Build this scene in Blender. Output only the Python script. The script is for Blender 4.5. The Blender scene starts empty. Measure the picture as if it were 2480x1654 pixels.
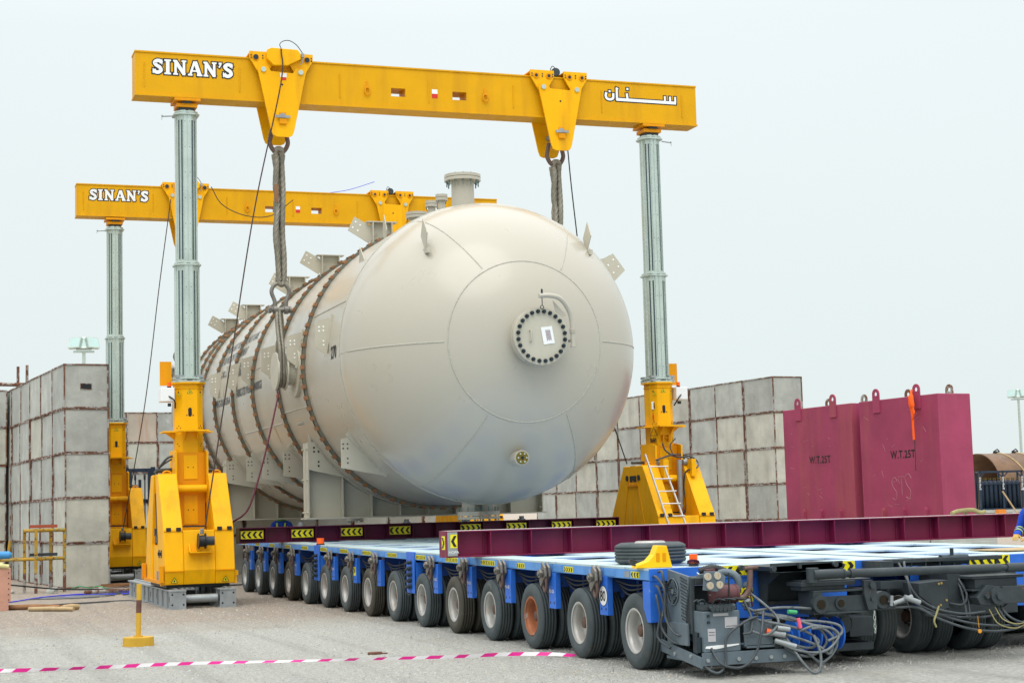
import bpy, bmesh, math, random
from mathutils import Vector, Matrix
random.seed(7)
R = math.radians
PI = math.pi
sc = bpy.context.scene
col = sc.collection

# ------------------------------------------------------------------ camera
cam_d = bpy.data.cameras.new('camera')
cam = bpy.data.objects.new('camera', cam_d)
col.objects.link(cam)
yaw, pit, rol = 0.343502, 0.099138, -0.027193
fw = Vector((math.sin(yaw)*math.cos(pit), math.cos(yaw)*math.cos(pit), math.sin(pit)))
rt = Vector((math.cos(yaw), -math.sin(yaw), 0))
up = rt.cross(fw)
rt2 = rt*math.cos(rol) + up*math.sin(rol)
up2 = -rt*math.sin(rol) + up*math.cos(rol)
m = Matrix((rt2, up2, -fw)).transposed().to_4x4()
m.translation = (0, 0, 1.62)
cam.matrix_world = m
cam_d.sensor_width = 36
cam_d.lens = 59.24
cam_d.clip_end = 3000
sc.camera = cam

# ------------------------------------------------------------------ light: overcast
SUN_EL, SUN_AZ = 58, 200          # azimuth clockwise from +Y
w = bpy.data.worlds.new('World')
sc.world = w
w.use_nodes = True
nt = w.node_tree
nt.nodes.clear()
N = nt.nodes.new
out = N('ShaderNodeOutputWorld'); bg = N('ShaderNodeBackground'); sky = N('ShaderNodeTexSky')
sky.sky_type = 'NISHITA'; sky.sun_disc = False
sky.sun_elevation = R(SUN_EL); sky.sun_rotation = R(SUN_AZ)
sky.air_density = 1.0; sky.dust_density = 6.0; sky.ozone_density = 1.0
tc = N('ShaderNodeTexCoord'); sep = N('ShaderNodeSeparateXYZ')
nt.links.new(tc.outputs['Generated'], sep.inputs[0])
cr = N('ShaderNodeValToRGB')      # the cloud cover: brighter overhead than at the horizon
cr.color_ramp.elements[0].position = 0.0; cr.color_ramp.elements[0].color = (8.35, 9.3, 9.25, 1)
cr.color_ramp.elements[1].position = 1.0; cr.color_ramp.elements[1].color = (26.0, 26.2, 26.6, 1)
e = cr.color_ramp.elements.new(0.28); e.color = (9.2, 9.95, 10.1, 1)
nt.links.new(sep.outputs[2], cr.inputs[0])
cn = N('ShaderNodeTexNoise'); cn.inputs['Scale'].default_value = 2.2; cn.inputs['Detail'].default_value = 3
nt.links.new(tc.outputs['Generated'], cn.inputs['Vector'])
mr = N('ShaderNodeMapRange'); mr.inputs[3].default_value = 0.965; mr.inputs[4].default_value = 1.035
nt.links.new(cn.outputs['Fac'], mr.inputs[0])
vm = N('ShaderNodeVectorMath'); vm.operation = 'SCALE'
nt.links.new(cr.outputs[0], vm.inputs[0]); nt.links.new(mr.outputs[0], vm.inputs['Scale'])
mx = N('ShaderNodeMix'); mx.data_type = 'RGBA'; mx.inputs[0].default_value = 0.95
nt.links.new(sky.outputs[0], mx.inputs[6]); nt.links.new(vm.outputs[0], mx.inputs[7])
nt.links.new(mx.outputs[2], bg.inputs[0]); bg.inputs[1].default_value = 0.1
nt.links.new(bg.outputs[0], out.inputs[0])
sd = bpy.data.lights.new('sun', 'SUN'); sd.energy = 1.4; sd.angle = R(45); sd.color = (1.0, 0.95, 0.88)
sun = bpy.data.objects.new('sun', sd); col.objects.link(sun)
az = R(SUN_AZ)
sv = Vector((math.sin(az)*math.cos(R(SUN_EL)), math.cos(az)*math.cos(R(SUN_EL)), math.sin(R(SUN_EL))))
sun.rotation_euler = sv.to_track_quat('Z', 'Y').to_euler()
sun.location = (0, 0, 40)
sc.view_settings.view_transform = 'Standard'
sc.view_settings.look = 'None'
sc.view_settings.exposure = -0.04
sc.view_settings.gamma = 1.0

# ------------------------------------------------------------------ materials
def mat(name, base, rough=0.55, metal=0.0, vary=0.12, nscale=1.5, spots=None, streak=None, bump=0.0, bscale=40, coat=0.0, spots2=None, rvary=0.1, spec=0.35, orand=0.0):
    m = bpy.data.materials.new(name); m.use_nodes = True
    t = m.node_tree; n = t.nodes; l = t.links
    b = n['Principled BSDF']
    b.inputs['Roughness'].default_value = rough; b.inputs['Metallic'].default_value = metal
    b.inputs['Specular IOR Level'].default_value = spec
    if coat: b.inputs['Coat Weight'].default_value = coat; b.inputs['Coat Roughness'].default_value = 0.12
    tc = n.new('ShaderNodeTexCoord'); oi = n.new('ShaderNodeObjectInfo')
    sc_ = n.new('ShaderNodeMath'); sc_.operation = 'MULTIPLY'; sc_.inputs[1].default_value = 43.0
    l.new(oi.outputs['Random'], sc_.inputs[0])
    ad = n.new('ShaderNodeVectorMath'); ad.operation = 'ADD'
    l.new(tc.outputs['Object'], ad.inputs[0]); l.new(sc_.outputs[0], ad.inputs[1])
    V = ad.outputs[0]
    def noise(scale, detail=4, rough_=0.6, vec=None):
        x = n.new('ShaderNodeTexNoise'); x.inputs['Scale'].default_value = scale
        x.inputs['Detail'].default_value = detail; x.inputs['Roughness'].default_value = rough_
        l.new(vec or V, x.inputs['Vector']); return x.outputs['Fac']
    def rng(v, a, b_, c, d):
        x = n.new('ShaderNodeMapRange'); l.new(v, x.inputs[0])
        for i, q in enumerate((a, b_, c, d)): x.inputs[i+1].default_value = q
        return x.outputs[0]
    cb = n.new('ShaderNodeVectorMath'); cb.operation = 'SCALE'; cb.inputs[0].default_value = base[:3]
    l.new(rng(noise(nscale, 6), 0.25, 0.75, 1-vary, 1+vary), cb.inputs['Scale'])
    c = cb.outputs[0]
    if orand:
        c2 = n.new('ShaderNodeVectorMath'); c2.operation = 'SCALE'; l.new(c, c2.inputs[0]); l.new(rng(oi.outputs['Random'], 0, 1, 1-orand, 1+orand*0.6), c2.inputs['Scale']); c = c2.outputs[0]
    def mixin(c, fac, colr):
        x = n.new('ShaderNodeMix'); x.data_type = 'RGBA'
        l.new(fac, x.inputs[0]); l.new(c, x.inputs[6]); x.inputs[7].default_value = (*colr, 1)
        return x.outputs[2]
    if streak:
        colr, amt, s = streak
        vs = n.new('ShaderNodeVectorMath'); vs.operation = 'MULTIPLY'; l.new(V, vs.inputs[0]); vs.inputs[1].default_value = (s, s, s*0.09)
        c = mixin(c, rng(noise(1.0, 5, 0.65, vs.outputs[0]), 0.5, 0.75, 0.0, amt), colr)
    for sp in (spots, spots2):
        if sp:
            colr, thr, s = sp
            c = mixin(c, rng(noise(s, 8, 0.7), thr, thr+0.05, 0.0, 1.0), colr)
    l.new(c, b.inputs['Base Color'])
    l.new(rng(noise(nscale*2.7, 3), 0.3, 0.7, max(0.04, rough-rvary), min(1, rough+rvary)), b.inputs['Roughness'])
    if bump:
        bp = n.new('ShaderNodeBump'); bp.inputs['Strength'].default_value = 1.0; bp.inputs['Distance'].default_value = bump
        l.new(noise(bscale, 6, 0.65), bp.inputs['Height']); l.new(bp.outputs[0], b.inputs['Normal'])
    return m

RUST = (0.13, 0.045, 0.02)
YEL = mat('yellow paint', (0.86, 0.43, 0.0), 0.5, spec=0.2, vary=0.09, spots2=((0.20, 0.09, 0.02), 0.715, 26), spots=((0.13, 0.06, 0.015), 0.725, 5), streak=((0.40, 0.18, 0.01), 0.55, 3.0), bump=0.001, bscale=30)
YELG = mat('girder yellow paint', (0.68, 0.345, 0.0), 0.5, spec=0.2, vary=0.07, spots=((0.14, 0.06, 0.02), 0.72, 7), spots2=((0.20, 0.09, 0.02), 0.715, 24), streak=((0.40, 0.18, 0.01), 0.4, 3.0))
YELD = mat('orange yellow paint', (0.75, 0.30, 0.0), 0.48, spec=0.2, vary=0.06, spots=((0.2, 0.08, 0.015), 0.73, 6), streak=((0.4, 0.17, 0.01), 0.3, 3.0))
YELB = mat('bright yellow plastic', (0.9, 0.53, 0.0), 0.4, vary=0.05)
VESSEL = mat('cream vessel paint', (0.425, 0.40, 0.33), 0.30, vary=0.02, nscale=0.5, bump=0.0012, bscale=1.6, coat=0.25, rvary=0.03, spec=0.5)
SADDLE = mat('cream bracket paint', (0.47, 0.45, 0.365), 0.5, vary=0.06, streak=((0.38, 0.35, 0.29), 0.4, 2.0))
WELD = mat('weld bead', (0.43, 0.42, 0.35), 0.45, vary=0.2, nscale=30, bump=0.01, bscale=60)
GALV = mat('galvanised steel', (0.50, 0.585, 0.54), 0.30, 0.5, vary=0.12, nscale=2, streak=((0.38, 0.35, 0.25), 0.5, 4.0), spots=((0.3, 0.27, 0.2), 0.72, 8))
GALVD = mat('grey base steel', (0.30, 0.33, 0.34), 0.5, 0.3, vary=0.2, nscale=5, spots=((0.16, 0.12, 0.09), 0.68, 7), bump=0.002)
SLOT = mat('dark slot steel', (0.045, 0.07, 0.085), 0.5, 0.1, vary=0.3)
DARK = mat('dark grey machinery paint', (0.035, 0.046, 0.052), 0.5, vary=0.3, nscale=5, spots=((0.12, 0.07, 0.045), 0.64, 9), spots2=((0.16, 0.17, 0.17), 0.70, 14), bump=0.002, bscale=25)
GREY = mat('grey blue machine casing', (0.105, 0.14, 0.165), 0.45, vary=0.2, nscale=4, spots=((0.26, 0.27, 0.26), 0.70, 14), spots2=((0.1, 0.06, 0.04), 0.69, 10), bump=0.001)
BLK = mat('black rubber', (0.018, 0.02, 0.022), 0.5, vary=0.3)
HOSE = mat('dark grey hose', (0.05, 0.062, 0.07), 0.42, vary=0.3, nscale=9, spots=((0.16, 0.17, 0.17), 0.62, 12))
HOSEL = mat('highlight grey hose', (0.13, 0.15, 0.16), 0.5, vary=0.3, nscale=9, spots=((0.05, 0.055, 0.06), 0.58, 10))  # hose highlights put into a lighter base colour, with random darker spots
TYRE = mat('dusty tyre rubber', (0.058, 0.073, 0.078), 0.72, vary=0.25, nscale=3, spots=((0.12, 0.125, 0.12), 0.64, 5), streak=((0.10, 0.105, 0.10), 0.4, 5), bump=0.002, bscale=70)
TYREB = mat('dusty brown tyre rubber', (0.062, 0.058, 0.045), 0.75, vary=0.25, nscale=3, spots=((0.13, 0.115, 0.085), 0.62, 5), bump=0.002, bscale=70)
RIM = mat('grey painted rim', (0.44, 0.44, 0.42), 0.4, 0.2, vary=0.1, nscale=3, spots=((0.24, 0.13, 0.07), 0.63, 8), streak=((0.3, 0.2, 0.12), 0.5, 5))
RIMR = mat('rusty rim', (0.36, 0.13, 0.06), 0.7, 0.1, vary=0.25, nscale=6, spots=((0.42, 0.40, 0.37), 0.6, 5))
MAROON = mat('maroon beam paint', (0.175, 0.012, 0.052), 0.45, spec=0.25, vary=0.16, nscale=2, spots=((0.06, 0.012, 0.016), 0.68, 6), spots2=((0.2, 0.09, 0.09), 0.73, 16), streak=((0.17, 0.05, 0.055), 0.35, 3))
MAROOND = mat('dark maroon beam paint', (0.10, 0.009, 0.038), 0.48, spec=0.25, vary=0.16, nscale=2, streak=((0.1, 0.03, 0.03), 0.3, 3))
FLANGE = mat('pale flange top', (0.58, 0.53, 0.52), 0.6, vary=0.2, nscale=6, spots=((0.16, 0.05, 0.06), 0.6, 12))  # top face coloured paler than the beam sides, with maroon spots
PINK = mat('faded maroon weight paint', (0.33, 0.052, 0.115), 0.55, spec=0.25, vary=0.2, nscale=1.0, streak=((0.36, 0.10, 0.09), 0.75, 2.0), spots=((0.23, 0.05, 0.04), 0.72, 7), spots2=((0.42, 0.2, 0.26), 0.75, 22))
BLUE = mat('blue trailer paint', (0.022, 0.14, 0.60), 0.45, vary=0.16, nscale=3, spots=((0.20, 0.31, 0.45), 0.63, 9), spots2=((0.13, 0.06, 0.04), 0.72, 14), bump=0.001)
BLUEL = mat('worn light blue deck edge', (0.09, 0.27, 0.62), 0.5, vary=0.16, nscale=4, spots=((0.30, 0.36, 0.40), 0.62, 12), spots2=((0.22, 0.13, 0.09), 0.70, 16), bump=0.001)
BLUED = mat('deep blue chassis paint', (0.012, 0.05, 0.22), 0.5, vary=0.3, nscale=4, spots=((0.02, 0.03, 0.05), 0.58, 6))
DECK = mat('worn pale blue deck', (0.43, 0.54, 0.55), 0.55, vary=0.14, nscale=1.5, spots=((0.28, 0.40, 0.48), 0.60, 3), spots2=((0.3, 0.22, 0.16), 0.72, 10), bump=0.001)
CONC = mat('concrete', (0.40, 0.42, 0.39), 0.85, orand=0.16, vary=0.26, nscale=1.6, streak=((0.26, 0.27, 0.27), 0.55, 3.0), spots=((0.17, 0.17, 0.16), 0.70, 18), spots2=((0.47, 0.47, 0.45), 0.63, 3.5), bump=0.006, bscale=14)
CONCW = mat('warm concrete', (0.46, 0.465, 0.405), 0.85, orand=0.12, vary=0.24, nscale=1.6, streak=((0.30, 0.27, 0.22), 0.45, 3.0), spots=((0.2, 0.18, 0.16), 0.71, 18), spots2=((0.5, 0.48, 0.44), 0.62, 3.5), bump=0.006, bscale=14)
CONCR = mat('rust stained concrete', (0.42, 0.37, 0.31), 0.85, vary=0.15, nscale=1.6, streak=((0.38, 0.19, 0.10), 0.8, 3.0), bump=0.006, bscale=14)
RUSTY = mat('rusty edge steel', (0.155, 0.072, 0.045), 0.85, 0.1, vary=0.4, nscale=6, spots=((0.36, 0.35, 0.33), 0.50, 4), spots2=((0.03,0.025,0.022),0.60,7), bump=0.004)
RUSTP = mat('rusty pipe steel', (0.17, 0.105, 0.065), 0.55, 0.3, vary=0.25, nscale=1.2, streak=((0.3, 0.14, 0.05), 0.6, 0.9), spots=((0.24, 0.21, 0.18), 0.64, 2.5))
SHACK = mat('shackle steel', (0.20, 0.19, 0.17), 0.45, 0.6, vary=0.2, nscale=9, spots=((0.17, 0.1, 0.07), 0.6, 12))
SHACKR = mat('rusty shackle', (0.15, 0.10, 0.085), 0.55, 0.5, vary=0.25, nscale=9, spots=((0.2, 0.08, 0.04), 0.6, 12))
ROPE = mat('greased wire rope', (0.25, 0.235, 0.19), 0.5, 0.45, vary=0.25, nscale=9)
WIRE = mat('thin dark wire', (0.05, 0.03, 0.025), 0.6, vary=0.2)
PURP = mat('purple cable', (0.10, 0.012, 0.03), 0.5, vary=0.1)
WHITE = mat('white paint', (0.78, 0.80, 0.80), 0.45, vary=0.05, spots=((0.5, 0.42, 0.3), 0.73, 7))
BLACK = mat('black paint', (0.012, 0.014, 0.018), 0.45, vary=0.1)
GREYT = mat('faded grey stencil', (0.075, 0.08, 0.09), 0.5, vary=0.3, nscale=5)
HOLEL = mat('bolt hole painted sky bright', (0.85, 0.87, 0.86), 0.6, vary=0.02)  # sky light showing through the holes, painted as bright discs
SIGNY = mat('reflective yellow', (0.80, 0.72, 0.01), 0.35, vary=0.05, spots=((0.35, 0.3, 0.05), 0.72, 15))
RED = mat('red plastic', (0.6, 0.03, 0.02), 0.4, vary=0.05)
ORANGE = mat('orange lens', (0.95, 0.12, 0.01), 0.3, vary=0.05)
FLAG = mat('orange fluorescent cloth', (1.0, 0.13, 0.01), 0.8, vary=0.1)
PINKT = mat('magenta tape print', (0.75, 0.02, 0.28), 0.5, vary=0.1)
TAPEW = mat('white tape', (0.8, 0.78, 0.8), 0.5, vary=0.05)
WOOD = mat('brown packing wood', (0.26, 0.13, 0.06), 0.8, vary=0.35, nscale=5, bump=0.002)
WOODL = mat('pale weathered wood', (0.42, 0.31, 0.17), 0.8, vary=0.25, nscale=6)
ALU = mat('aluminium', (0.66, 0.66, 0.66), 0.32, 0.6, vary=0.08)
EXH = mat('rusty exhaust silencer', (0.12, 0.05, 0.055), 0.6, 0.2, vary=0.25, nscale=6)
BOLT = mat('dark bolt steel', (0.03, 0.045, 0.055), 0.4, 0.5, vary=0.2)
BOLTG = mat('green grey stud steel', (0.16, 0.24, 0.23), 0.4, 0.5, vary=0.2)
STAND = mat('yellow and turquoise flaking paint', (0.42, 0.24, 0.02), 0.7, vary=0.3, nscale=6, spots=((0.16, 0.32, 0.22), 0.55, 16), spots2=((0.10, 0.045, 0.03), 0.56, 13))
BOXP = mat('faded pink plywood', (0.50, 0.27, 0.20), 0.75, vary=0.15, nscale=4, spots=((0.22, 0.11, 0.08), 0.68, 10))
BLUEP = mat('light blue pipe paint', (0.05, 0.27, 0.58), 0.5, vary=0.1)
COVER = mat('blue coverall cloth', (0.015, 0.07, 0.50), 0.85, vary=0.15, nscale=8, bump=0.006, bscale=18)
LIME = mat('lime reflective tape', (0.55, 0.75, 0.04), 0.6, vary=0.05)
SILV = mat('silver reflective tape', (0.45, 0.5, 0.5), 0.4, vary=0.05)
SKIN = mat('skin', (0.22, 0.10, 0.055), 0.6, vary=0.05)
GLOVE = mat('tan work glove', (0.5, 0.33, 0.10), 0.8, vary=0.1)
HAIRM = mat('dark hair', (0.01, 0.008, 0.006), 0.7, vary=0.1)
GREENC = mat('green neck cloth', (0.10, 0.28, 0.06), 0.85, vary=0.2)
NAVY = mat('dark navy forklift paint', (0.015, 0.028, 0.05), 0.45, vary=0.2)
GLASS = mat('floodlight glass', (0.45, 0.62, 0.60), 0.15, vary=0.05)
BRASS = mat('olive brass cover', (0.16, 0.12, 0.02), 0.4, 0.5, vary=0.2)
GREENR = mat('green hose', (0.05, 0.35, 0.14), 0.5)
BLUER = mat('bright blue cable', (0.01, 0.02, 0.75), 0.45)
STRAPM = mat('yellow green webbing', (0.27, 0.25, 0.11), 0.8, vary=0.2, nscale=8)
CHALK = mat('chalk marks', (0.52, 0.30, 0.32), 0.9)
STAIN = mat('amber run stain', (0.50, 0.27, 0.04), 0.4)

# ------------------------------------------------------------------ mesh builder
class MB:
    def __init__(self):
        self.v = []; self.f = []; self.mi = []; self.sm = []; self.M = Matrix.Identity(4); self.cur = 0; self.smooth = False
    def mat(self, i): self.cur = i; return self
    def add(self, vs, fs, smooth=None):
        o = len(self.v)
        self.v += [self.M @ Vector(p) for p in vs]
        for q in fs:
            self.f.append([o+i for i in q]); self.mi.append(self.cur); self.sm.append(self.smooth if smooth is None else smooth)
        return self
    def box(self, x0, x1, y0, y1, z0, z1):
        vs = [(x, y, z) for z in (z0, z1) for y in (y0, y1) for x in (x0, x1)]
        return self.add(vs, [(0, 2, 3, 1), (4, 5, 7, 6), (0, 1, 5, 4), (2, 6, 7, 3), (0, 4, 6, 2), (1, 3, 7, 5)], False)
    def cbox(self, c, s, rot=None):
        M0 = self.M
        self.M = M0 @ Matrix.Translation(c) @ (rot.to_4x4() if rot else Matrix.Identity(4))
        self.box(-s[0]/2, s[0]/2, -s[1]/2, s[1]/2, -s[2]/2, s[2]/2); self.M = M0; return self
    def prism(self, poly, axis, a, b):
        """poly: 2D points; axis 'x': (y,z), 'y': (x,z), 'z': (x,y)"""
        def P(p, t): return {'x': (t, p[0], p[1]), 'y': (p[0], t, p[1]), 'z': (p[0], p[1], t)}[axis]
        n = len(poly)
        ar = sum(poly[i][0]*poly[(i+1) % n][1]-poly[(i+1) % n][0]*poly[i][1] for i in range(n))
        if (ar < 0) != (axis == 'y'): poly = poly[::-1]
        if a > b: a, b = b, a
        vs = [P(p, a) for p in poly] + [P(p, b) for p in poly]
        fs = [tuple(range(n))[::-1], tuple(range(n, 2*n))] + [(i, (i+1) % n, n+(i+1) % n, n+i) for i in range(n)]
        return self.add(vs, fs, False)
    def cyl(self, p0, p1, r, seg=16, r2=None, cap=True, smooth=True):
        p0 = Vector(p0); p1 = Vector(p1); r2 = r if r2 is None else r2
        d = (p1-p0).normalized(); u = d.orthogonal().normalized(); v_ = d.cross(u)
        vs = []
        for p, rr in ((p0, r), (p1, r2)):
            for i in range(seg):
                t = 2*PI*i/seg; vs.append(p + (u*math.cos(t)+v_*math.sin(t))*rr)
        self.add(vs, [(i, (i+1) % seg, seg+(i+1) % seg, seg+i) for i in range(seg)], smooth)
        if cap:
            self.add([vs[i] for i in range(seg)], [tuple(range(seg))[::-1]], False)
            self.add([vs[seg+i] for i in range(seg)], [tuple(range(seg))], False)
        return self
    def lathe(self, prof, seg=32, origin=(0, 0, 0), axis='x', smooth=True, a0=0, a1=2*PI, ang=None):
        """prof: list of (along, radius)"""
        n = len(prof); vs = []; full = abs(a1-a0-2*PI) < 1e-6
        cnt = seg if full else seg+1
        for i in range(cnt):
            t = a0+(a1-a0)*i/seg; c, s = math.cos(t), math.sin(t)
            for a, r in prof:
                p = {'x': (a, r*c, r*s), 'y': (r*c, a, r*s), 'z': (r*c, r*s, a)}[axis]
                vs.append((p[0]+origin[0], p[1]+origin[1], p[2]+origin[2]))
        fs = []
        for i in range(seg):
            j = (i+1) % cnt
            for k in range(n-1):
                q = (i*n+k, i*n+k+1, j*n+k+1, j*n+k)
                fs.append(q if axis == 'y' else q[::-1])
        return self.add(vs, fs, smooth)
    def tube(self, pts, r, seg=8, closed=False, cap=True, lobes=0, twist=0.0, lobe=0.12):
        P = [Vector(p) for p in pts]; n = len(P)
        T = []
        for i in range(n):
            a = P[(i-1) % n] if (i > 0 or closed) else P[i]; b = P[(i+1) % n] if (i < n-1 or closed) else P[i]
            T.append((b-a).normalized())
        u = T[0].orthogonal().normalized(); vs = []; L = 0
        for i in range(n):
            if i: L += (P[i]-P[i-1]).length
            u = (u - T[i]*u.dot(T[i])).normalized(); v_ = T[i].cross(u)
            rr = r[i] if isinstance(r, (list, tuple)) else r
            for k in range(seg):
                t = 2*PI*k/seg; q = rr
                if lobes: q = rr*(1-lobe*(0.5+0.5*math.cos(lobes*t))); t += twist*L
                vs.append(P[i]+(u*math.cos(t)+v_*math.sin(t))*q)
        fs = []
        for i in range(n if closed else n-1):
            j = (i+1) % n
            for k in range(seg):
                fs.append((i*seg+k, i*seg+(k+1) % seg, j*seg+(k+1) % seg, j*seg+k))
        self.add(vs, fs, True)
        if cap and not closed:
            self.add(vs[:seg], [tuple(range(seg))[::-1]], False); self.add(vs[-seg:], [tuple(range(seg))], False)
        return self
    def build(self, name, mats, parent=None, bevel=0, subsurf=0, origin=None):
        if not isinstance(mats, (list, tuple)): mats = [mats]
        off = Vector(origin) if origin is not None else Vector((0, 0, 0))
        me = bpy.data.meshes.new(name)
        me.from_pydata([v-off for v in self.v], [], self.f)
        for m_ in mats: me.materials.append(m_)
        me.polygons.foreach_set('material_index', self.mi)
        me.polygons.foreach_set('use_smooth', self.sm)
        me.update()
        o = bpy.data.objects.new(name, me); col.objects.link(o)
        if parent is not None: o.parent = parent
        o.location = off
        if bevel:
            b = o.modifiers.new('bevel', 'BEVEL'); b.width = bevel; b.segments = 2; b.limit_method = 'ANGLE'; b.angle_limit = R(40)
        return o

def tag(o, label=None, cat=None, group=None, kind=None):
    if label: o['label'] = label
    if cat: o['category'] = cat
    if group: o['group'] = group
    if kind: o['kind'] = kind
    return o
def thing(name, label, cat, loc=(0, 0, 0), rz=0.0, group=None):
    o = bpy.data.objects.new(name, None); o.empty_display_size = 0.2; col.objects.link(o)
    o.location = loc; o.rotation_euler = (0, 0, rz)
    return tag(o, label, cat, group)
def copy_tree(o, parent=None):
    c = o.copy(); col.objects.link(c); c.parent = parent
    for ch in list(o.children): copy_tree(ch, c)
    return c
def clone(o, loc, rz=None, label=None, group=None):
    c = copy_tree(o); c.location = loc
    if rz is not None: c.rotation_euler = (0, 0, rz)
    if label: c['label'] = label
    if group: c['group'] = group
    return c
def part(o, p, loc=(0, 0, 0)):
    c = o.copy(); col.objects.link(c); c.parent = p; c.location = loc
    for ch in list(o.children):
        d = ch.copy(); col.objects.link(d); d.parent = c
    return c
def bez(p, n=12):
    """Catmull-Rom through points"""
    P = [Vector(q) for q in p]; P = [P[0]*2-P[1]] + P + [P[-1]*2-P[-2]]; o_ = []
    for i in range(1, len(P)-2):
        a, b, c, d = P[i-1:i+3]
        for k in range(n):
            t = k/n
            o_.append(0.5*((2*b)+(c-a)*t+(2*a-5*b+4*c-d)*t*t+(3*b-a-3*c+d)*t**3))
    o_.append(P[-2]); return o_
def text_geo(s, size, bold=0.0, shear=0.0, space=1.0):
    """returns flat verts, faces of a line of text in the xy plane, left aligned at 0"""
    cu = bpy.data.curves.new('t', 'FONT'); cu.body = s; cu.size = size; cu.offset = bold; cu.shear = shear
    cu.space_character = space; cu.resolution_u = 3; cu.fill_mode = 'FRONT'
    o = bpy.data.objects.new('t', cu); col.objects.link(o)
    dg = bpy.context.evaluated_depsgraph_get(); me = bpy.data.meshes.new_from_object(o.evaluated_get(dg))
    vs = [tuple(v.co) for v in me.vertices]; fs = [tuple(p.vertices) for p in me.polygons]
    bpy.data.objects.remove(o); bpy.data.curves.remove(cu); bpy.data.meshes.remove(me)
    return vs, fs
def add_text(mb, s, size, O, X, Y, bold=0.0, **k):
    """flat lettering on a surface: origin O, reading direction X, up Y"""
    vs, fs = text_geo(s, size, bold, **k); O = Vector(O); X = Vector(X); Y = Vector(Y)
    mb.add([O+X*v[0]+Y*v[1] for v in vs], fs, False)

def frameM(O, X, Y):
    X = Vector(X).normalized(); Y = Vector(Y).normalized(); Z = X.cross(Y)
    m = Matrix((X, Y, Z)).transposed().to_4x4(); m.translation = O; return m

def chevron_sign(name, parent, O, X, Y, wd, ht, n, sgn, split=False, tip=0.0):
    """yellow plate with black arrows; sgn -1 points left, +1 right"""
    mb = MB(); mb.M = frameM(O, X, Y)
    mb.mat(0).box(0, wd, 0, ht, 0.0, 0.004)
    mb.mat(1)
    p = wd/n
    for i in range(n):
        s = sgn
        if split: s = -1 if i < n/2 else 1
        x = p*i + p*0.5
        a = ht*0.42*0.75; t = p*0.42
        y0, y1, ym = ht*0.10, ht*0.90, ht*0.5
        d = s*min(a, p*0.42)
        pts = [(x-t/2-d/2, y0), (x+t/2-d/2, y0), (x+t/2+d/2, ym), (x+t/2-d/2, y1), (x-t/2-d/2, y1), (x-t/2+d/2, ym)]
        mb.add([(q[0], q[1], 0.0075) for q in pts], [(0, 1, 2, 5), (5, 2, 3, 4)], False)
    return mb.build(name, [SIGNY, BLACK], parent)

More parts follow.
